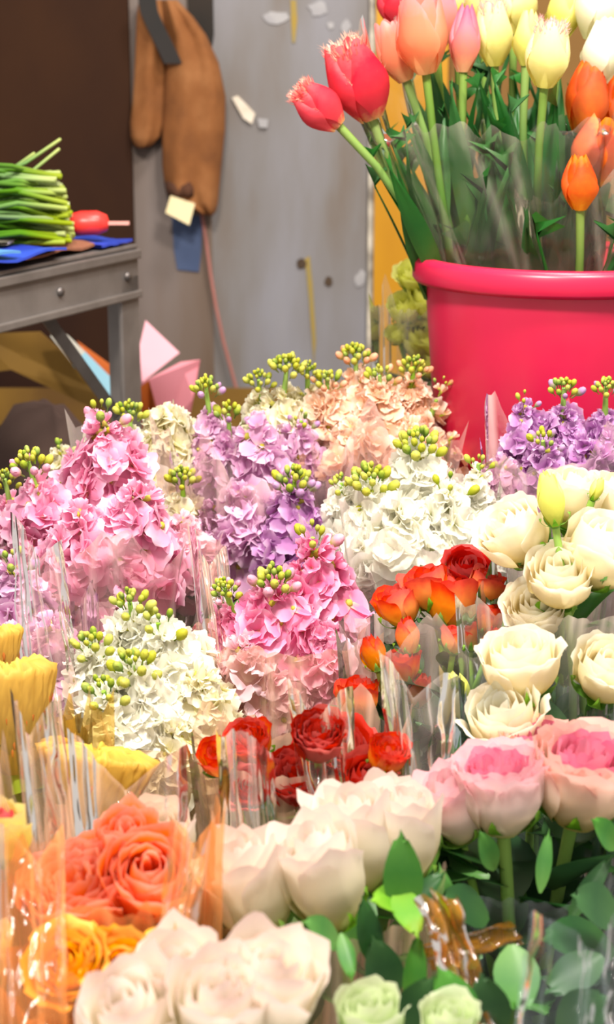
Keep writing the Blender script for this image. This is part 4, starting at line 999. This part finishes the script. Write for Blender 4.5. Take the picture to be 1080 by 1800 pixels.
# a box standing on the floor holds the leaning sheets
bxz = P(100, 720, 2.6).z
bo = thing('storage_box', (P(100, 700, 2.62).x + .05, 2.72, 0), 'dark cardboard box on the floor behind the table', 'box')
mb = MB(); mb.box((-.42, -.15, 0), (.30, .15, .62)); mb.obj('body', [M['dkcard']], bo, smooth=False)
for s in (-1, 1):
    mb = MB(); mb.box((-.42, s * .15 - .003, .62), (.30, s * .15 + .003, .70), M=Matrix.Translation((0, 0, 0))); mb.obj('flap', [M['card']], bo, smooth=False)
def sheet(name, pts, thick, mat, label, cat): return slab(name, [P(*p) for p in pts], thick, mat, label, cat)
sheet('cardboard_sheet', [(-40, 588, 2.5), (70, 583, 2.5), (200, 700, 2.52), (190, 730, 2.52), (20, 650, 2.5), (-60, 660, 2.5)], .006, M['card'], 'olive brown cardboard leaning under the table', 'cardboard')
sheet('card_sheet', [(88, 590, 2.47), (118, 588, 2.47), (150, 618, 2.47), (128, 640, 2.46)], .004, M['ltgrey'], 'light grey card leaning above the sky blue card', 'card')
sheet('card_sheet', [(150, 618, 2.47), (200, 668, 2.47), (202, 700, 2.46), (182, 690, 2.46), (128, 640, 2.46)], .004, M['lblue'], 'sky blue card leaning behind the table leg', 'card')
sheet('card_sheet', [(135, 598, 2.52), (200, 645, 2.52), (205, 700, 2.52), (190, 690, 2.52)], .004, M['orangec'], 'orange brown card behind the sky blue card', 'card')
sheet('card_sheet', [(245, 610, 2.55), (256, 563, 2.55), (316, 620, 2.55), (250, 672, 2.55), (246, 760, 2.6), (240, 760, 2.6)], .004, M['pinkc'], 'pale pink card corner beside the table leg', 'card')
sheet('card_sheet', [(250, 672, 2.52), (318, 636, 2.52), (352, 632, 2.52), (340, 700, 2.53), (320, 800, 2.6), (255, 800, 2.6)], .004, M['rosec'], 'rose pink folded card below the pale pink card', 'card')
sheet('card_sheet', [(246, 680, 2.49), (262, 668, 2.49), (276, 720, 2.49), (275, 800, 2.55), (246, 800, 2.55)], .004, M['orangec'], 'orange card tucked below the pink cards', 'card')
def sack(name, c, rx, ry, rz, mat, label, cat, seed):
    mb = MB(); rows = []; n, m_ = 26, 14
    for j in range(m_ + 1):
        ph = -PI / 2 + PI * j / m_; row = []
        for i in range(n):
            th = 2 * PI * i / n; d = Vector((math.cos(ph) * math.cos(th), math.cos(ph) * math.sin(th), math.sin(ph)))
            s = 1 + .15 * noise.noise(d * 1.6 + Vector((seed, 0, 0))) + .03 * math.sin(th * 6 + seed) * math.cos(ph)
            row.append(Vector((d.x * rx * s, d.y * ry * s, max(-rz, d.z * rz * s * 1.1) + rz)))
        rows.append(row)
    mb.grid(rows, [.5] * (m_ + 1), 0, True); o = mb.obj(name, [mat]); o.location = c
    return tag(o, label, cat)
c = P(90, 740, 2.36); sack('sack', (c.x, 2.33, 0), .12, .07, P(90, 655, 2.36).z / 2.15, M['cloth'], 'grey brown sack standing under the table', 'sack', 2)
c = P(-20, 760, 2.22); sack('bag', (c.x - .06, 2.18, 0), .065, .05, P(10, 690, 2.22).z / 2.2, M['purplebag'], 'dark purple bag beside the grey brown sack', 'bag', 5)
c = P(120, 780, 2.2); sack('bag', (c.x + .02, 2.15, 0), .06, .045, P(60, 745, 2.16).z / 2.2, M['bag'], 'shiny black bag in front of the grey brown sack', 'bag', 9)

# ------------------------------------------------------------------ hanging tan cloth and neighbours on the wall
M['tan'] = plain('tan_suede', '8a5426', 'a86c34', scale=14, rough=.85, bump=.25, stops=[(.3, '643a18'), (.5, '7a4a22'), (.72, '8c5c34')])
M['black'] = plain('black_strap', '14100f', '1e1614', rough=.7)
hg = thing('hanging_gloves', wall_pt(310, 380, .0), 'pair of tan suede gloves hanging on the wall', 'gloves')
HO = hg.location.copy()
def drape(name, outline, depth, mat, seed, parent, fold=5):
    """outline: list of (y, xleft, xright); a puffed hanging fold with front and back"""
    mb = MB(); rows = []; n = 26
    for k, (y, xl, xr) in enumerate(outline):
        row = []
        for i in range(n):
            th = 2 * PI * i / n; x = (xl + xr) / 2 + (xr - xl) / 2 * math.cos(th)
            s = math.sin(th); dp = depth * (.55 + .45 * s) * (1 + .0)
            dp += depth * .30 * noise.noise(Vector((math.cos(th) * 2 + seed, k * .8, seed))) * max(0, s) + depth * .10 * math.sin(fold * math.cos(th) + seed + k * .25) * max(0, s)
            if k in (0, len(outline) - 1): dp *= .75
            row.append(wall_pt(x, y, .008 + max(0, dp)) - HO)
        rows.append(row)
    mb.grid(rows, [.5] * len(rows), 0, True); mb.poly(list(reversed(rows[0]))); mb.poly(rows[-1])
    return mb.obj(name, [mat], parent)
drape('glove', [(0, 244, 290), (30, 240, 296), (80, 238, 296), (130, 236, 292), (180, 233, 290), (215, 229, 288), (240, 230, 282), (256, 236, 268), (260, 244, 258)], .045, M['tan'], 1, hg)
drape('glove', [(0, 285, 312), (30, 288, 340), (60, 292, 362), (110, 293, 385), (170, 288, 397), (230, 285, 396), (290, 285, 390), (330, 290, 386), (355, 312, 384), (372, 345, 380), (379, 358, 374)], .06, M['tan'], 3, hg, fold=6)
drape('cuff', [(318, 288, 345), (330, 290, 348), (344, 294, 346), (349, 300, 338)], .064, plain('dark_cuff', '3a2014', '4a2a18', rough=.9), 5, hg)
mb = MB()
pts = [(256, -20), (262, 20), (275, 50), (290, 80), (305, 112)]
rows = [[wall_pt(x - 16, y, .07) - HO, wall_pt(x + 16, y, .07) - HO, wall_pt(x + 16, y, .062) - HO, wall_pt(x - 16, y, .062) - HO] for x, y in pts]
mb.grid(rows, [.5] * 5, 0, True); mb.obj('strap', [M['black']], hg, smooth=False)
M['tagp'] = plain('cream_paper_tag', 'dcc898', 'e2d2a8', rough=.7)
mb = MB(); q = [wall_pt(x, y, .075) - HO for x, y in ((300, 344), (343, 358), (333, 396), (291, 374))]; q2 = [p + Vector((0, .002, 0)) for p in q]
mb.poly(q); mb.poly(list(reversed(q2)))
for i in range(4): mb.poly([q[i], q2[i], q2[(i + 1) % 4], q[(i + 1) % 4]])
mb.obj('paper_tag', [M['tagp']], hg, smooth=False)
# dark strap bar at the top, blue cloth and cord
M['blackbar'] = plain('black_bar', '16110d', '241a12', rough=.8)
slab('black_strip', [wall_pt(x, y, .01) for x, y in ((328, -20), (374, -20), (376, 60), (368, 110), (335, 90))], .02, M['blackbar'], 'black cloth strip hanging beside the tan gloves', 'cloth')
M['bluecl'] = plain('faded_blue_cloth', '3a4868', '4a5878', scale=10, rough=.9)
slab('blue_cloth', [wall_pt(x, y, .008) for x, y in ((302, 375), (356, 380), (354, 440), (350, 478), (312, 474), (306, 440))], .006, M['bluecl'], 'faded blue cloth hanging below the paper tag', 'cloth')
M['cord'] = plain('dull_pink_cord', 'a06a62', '8a5a54', rough=.8)
mb = MB(); cp = [wall_pt(x, y, .02) for x, y in ((355, 375), (362, 420), (370, 480), (380, 540), (393, 600), (412, 670), (430, 740))]
mb.tube([p - cp[0] for p in cp], .0035, 6); o = mb.obj('cord', [M['cord']]); o.location = cp[0]; tag(o, 'dull pink cord hanging down the wall from the gloves', 'cord')

# ------------------------------------------------------------------ single leaves that stand out among the front roses
def leaf_between(owner, a, b, wfac, mat, lift=.3):
    """a leaf of the owner's stem, from point a to its tip b"""
    stem = [c for c in owner.children if c.name.startswith('stem')][0]
    a, b = P(*a), P(*b); y = (b - a); L = y.length; y.normalize()
    z = (CAMP - a).normalized() * .8 + Vector((0, 0, .6)); x = y.cross(z).normalized(); z = x.cross(y)
    Mx = Matrix(((x.x, y.x, z.x, a.x), (x.y, y.y, z.y, a.y), (x.z, y.z, z.z, a.z), (0, 0, 0, 1)))
    link('leaf', R.choice(LF['rose']), stem, Matrix.Translation(-owner.location) @ Mx @ Matrix.Rotation(-.1, 4, 'X') @ Matrix.Diagonal((L * 1.05 * wfac, L * 1.05, L * .5, 1)), [mat])
def by_label(txt): return next(o for o in bpy.data.objects if txt == o.get('label'))
ow = by_label('blush white rose next to the blush pink rose'); od = by_label('largest blush white rose with one broad outer petal')
op = by_label('pale pink garden rose with ruffled deep pink heart beside the white roses'); oa = by_label('large apricot pink garden rose with a deep pink open heart')
og = by_label('pale green rose below the orange ribbon film'); ob = by_label('blush pink rose between the white roses and the pink garden rose')
LM, LD, LL = M['leaf'], M['leaf_dark'], M['leaf_lime']
for o, a, b, wf, m in ((ow, (712, 1610, 1.08), (706, 1470, 1.06), .62, LM), (ow, (735, 1585, 1.09), (660, 1575, 1.06), .8, LL), (ow, (700, 1560, 1.08), (735, 1640, 1.05), .7, LL), (ow, (712, 1600, 1.1), (780, 1530, 1.1), .55, LD),
                       (od, (600, 1660, 1.06), (545, 1615, 1.03), .7, LM), (od, (600, 1640, 1.05), (620, 1720, 1.03), .5, LM), (od, (660, 1700, 1.08), (640, 1580, 1.07), .5, LD), (od, (690, 1760, 1.08), (660, 1650, 1.07), .8, LD), (ow, (725, 1790, 1.06), (735, 1640, 1.06), .4, LM),
                       (op, (860, 1610, 1.15), (785, 1570, 1.12), .9, LD), (op, (870, 1530, 1.15), (850, 1465, 1.13), .6, LM), (op, (950, 1570, 1.15), (965, 1460, 1.15), .35, LM),
                       (op, (900, 1660, 1.08), (920, 1780, 1.05), .9, LM), (oa, (1080, 1665, 1.14), (965, 1640, 1.10), .8, LD), (oa, (1090, 1610, 1.12), (1015, 1570, 1.1), 1.1, LD),
                       (oa, (1060, 1680, 1.10), (960, 1740, 1.08), .8, LD), (oa, (1085, 1490, 1.15), (1050, 1440, 1.13), .8, LM), (oa, (1000, 1620, 1.15), (1075, 1500, 1.15), .35, LD), (oa, (980, 1830, 1.08), (1060, 1750, 1.05), 1.0, LD),
                       (ob, (800, 1640, 1.14), (775, 1520, 1.14), .4, LM), (ob, (840, 1700, 1.14), (770, 1610, 1.13), .8, LD),
                       (og, (830, 1830, 1.0), (775, 1700, 1.0), .8, LM), (og, (700, 1830, 1.02), (755, 1720, 1.0), .7, LD), (og, (870, 1830, 1.02), (850, 1720, 1.0), .8, LD)):
    leaf_between(o, a, b, wf, m)

# ------------------------------------------------------------------ orange film ribbon and blue plastic among the front stems
def crumple(name, pts, mat, label, cat, amp=.012, seed=0, n=22):
    a, b, c, d = [P(*p) for p in pts]; mb = MB(); rows = []; ts = []
    for j in range(n + 1):
        row = []; tr = []
        for i in range(n // 2 + 1):
            u, v = i / (n // 2), j / n; p = a.lerp(b, u).lerp(d.lerp(c, u), v)
            q = Vector((u * 2 + seed, v * 2.2, seed * 1.7)); k = noise.noise(q); k2 = noise.noise(q * 1.7)
            row.append(p + Vector((amp * k2 * .5, -amp * (k + .5 * k2 + .8 * abs(math.sin(u * 7 + seed))), amp * .4 * k))); tr.append(max(0, k2) * .8)
        rows.append(row); ts.append(tr)
    mb.grid(rows, ts); o = mb.obj(name, [mat], smooth=True)
    return tag(o, label, cat)
crumple('ribbon_film', [(738, 1575, 1.05), (792, 1560, 1.06), (880, 1800, 1.02), (815, 1790, 1.0)], M['film_orange'], 'crumpled shiny orange ribbon film between the rose leaves', 'ribbon', seed=2, amp=.014, n=36)
crumple('ribbon_film', [(738, 1650, 1.09), (900, 1612, 1.09), (920, 1650, 1.09), (760, 1700, 1.09)], M['film_orange'], 'flat orange ribbon film crossing behind the crumpled ribbon', 'ribbon', seed=4, amp=.008)
# loose pieces of clear film standing up between the bunches
def film_sheet(pts, mat, label, seed, amp=.006, bulge=.03, nu=56, nv=22):
    """a bent sheet of film, bowed toward the viewer's side, creased along its length, pointed top"""
    r_ = random.Random(seed); a, b, c, d = [P(*p) for p in pts]; rows = []; ts = []
    cr = [(r_.random(), r_.uniform(-1, 1), r_.uniform(.012, .035), r_.uniform(-.12, .12)) for _ in range(8)]
    for j in range(nv + 1):
        row = []; tr = []; v = j / nv
        for i in range(nu + 1):
            u = i / nu; p = a.lerp(b, u).lerp(d.lerp(c, u), v)
            nz = noise.noise(Vector((u * 3 + seed, v * 3, seed))); n2 = noise.noise(Vector((u * 8 + seed, v * 6, seed)))
            k = 0; dy = -bulge * math.sin(PI * u) - amp * nz - amp * .4 * n2
            for u0, am, wd, dr in cr:
                e = math.exp(-((u - u0 - dr * (v - .5)) / wd) ** 2); dy -= amp * am * e; k = max(k, e)
            dz = (.022 * abs(math.sin(u * 3.2 + seed)) + .003 * n2) * (1 - v) ** 4
            row.append(p + Vector((.3 * amp * n2, dy, dz))); tr.append(k ** 2 * .8 + max(0, nz) * .5 + (.4 if j == 0 or i in (0, nu) else 0))
        rows.append(row); ts.append(tr)
    mb = MB(); mb.grid(rows, ts); return tag(mb.obj('film_sheet', [mat]), label, 'wrapping film')
film_sheet([(380, 1290, 1.2), (480, 1330, 1.2), (500, 1640, 1.18), (400, 1640, 1.18)], M['film'], 'upright clear film sheet with bright glints before the red roses', 3)
film_sheet([(505, 1240, 1.27), (620, 1250, 1.27), (640, 1480, 1.24), (540, 1480, 1.24)], M['film_warm'], 'clear film sheet in front of the dark red roses', 5)
film_sheet([(665, 1190, 1.27), (800, 1230, 1.26), (800, 1460, 1.24), (700, 1460, 1.24)], M['film'], 'clear film sheet rising between the spray roses and blush roses', 8, bulge=.02)
film_sheet([(20, 1260, 1.18), (110, 1270, 1.18), (150, 1600, 1.14), (60, 1600, 1.14)], M['film_warm'], 'tall pointed film sheet before the yellow cockscombs', 11)
film_sheet([(120, 1330, 1.2), (330, 1360, 1.2), (330, 1560, 1.16), (140, 1540, 1.16)], M['film_warm'], 'wide film sheet bowed over the wide yellow cockscomb', 14, bulge=.04)
film_sheet([(330, 960, 1.52), (400, 1000, 1.52), (440, 1260, 1.44), (370, 1260, 1.44)], M['film_warm'], 'narrow film sheet between the big pink bunch and the deep pink stock', 17, bulge=.02)
film_sheet([(20, 940, 1.44), (110, 990, 1.44), (150, 1240, 1.40), (40, 1240, 1.40)], M['film_pink'], 'slanting film sheet over the mauve stock', 20, bulge=.02)
film_sheet([(930, 1660, .98), (1090, 1640, .98), (1100, 1830, .95), (900, 1830, .95)], M['film_blue'], 'bluish film sheet over the dark rose leaves', 23, bulge=.02)
film_sheet([(-20, 1480, 1.08), (110, 1500, 1.06), (120, 1830, .98), (-30, 1830, .98)], M['film_amber'], 'amber tinted film sheet beside the golden blooms', 26, bulge=.02)
film_sheet([(300, 1480, 1.06), (370, 1500, 1.06), (330, 1720, 1.0), (270, 1700, 1.0)], M['film_amber'], 'amber tinted film sheet between the coral roses and blush white roses', 29, bulge=.015)
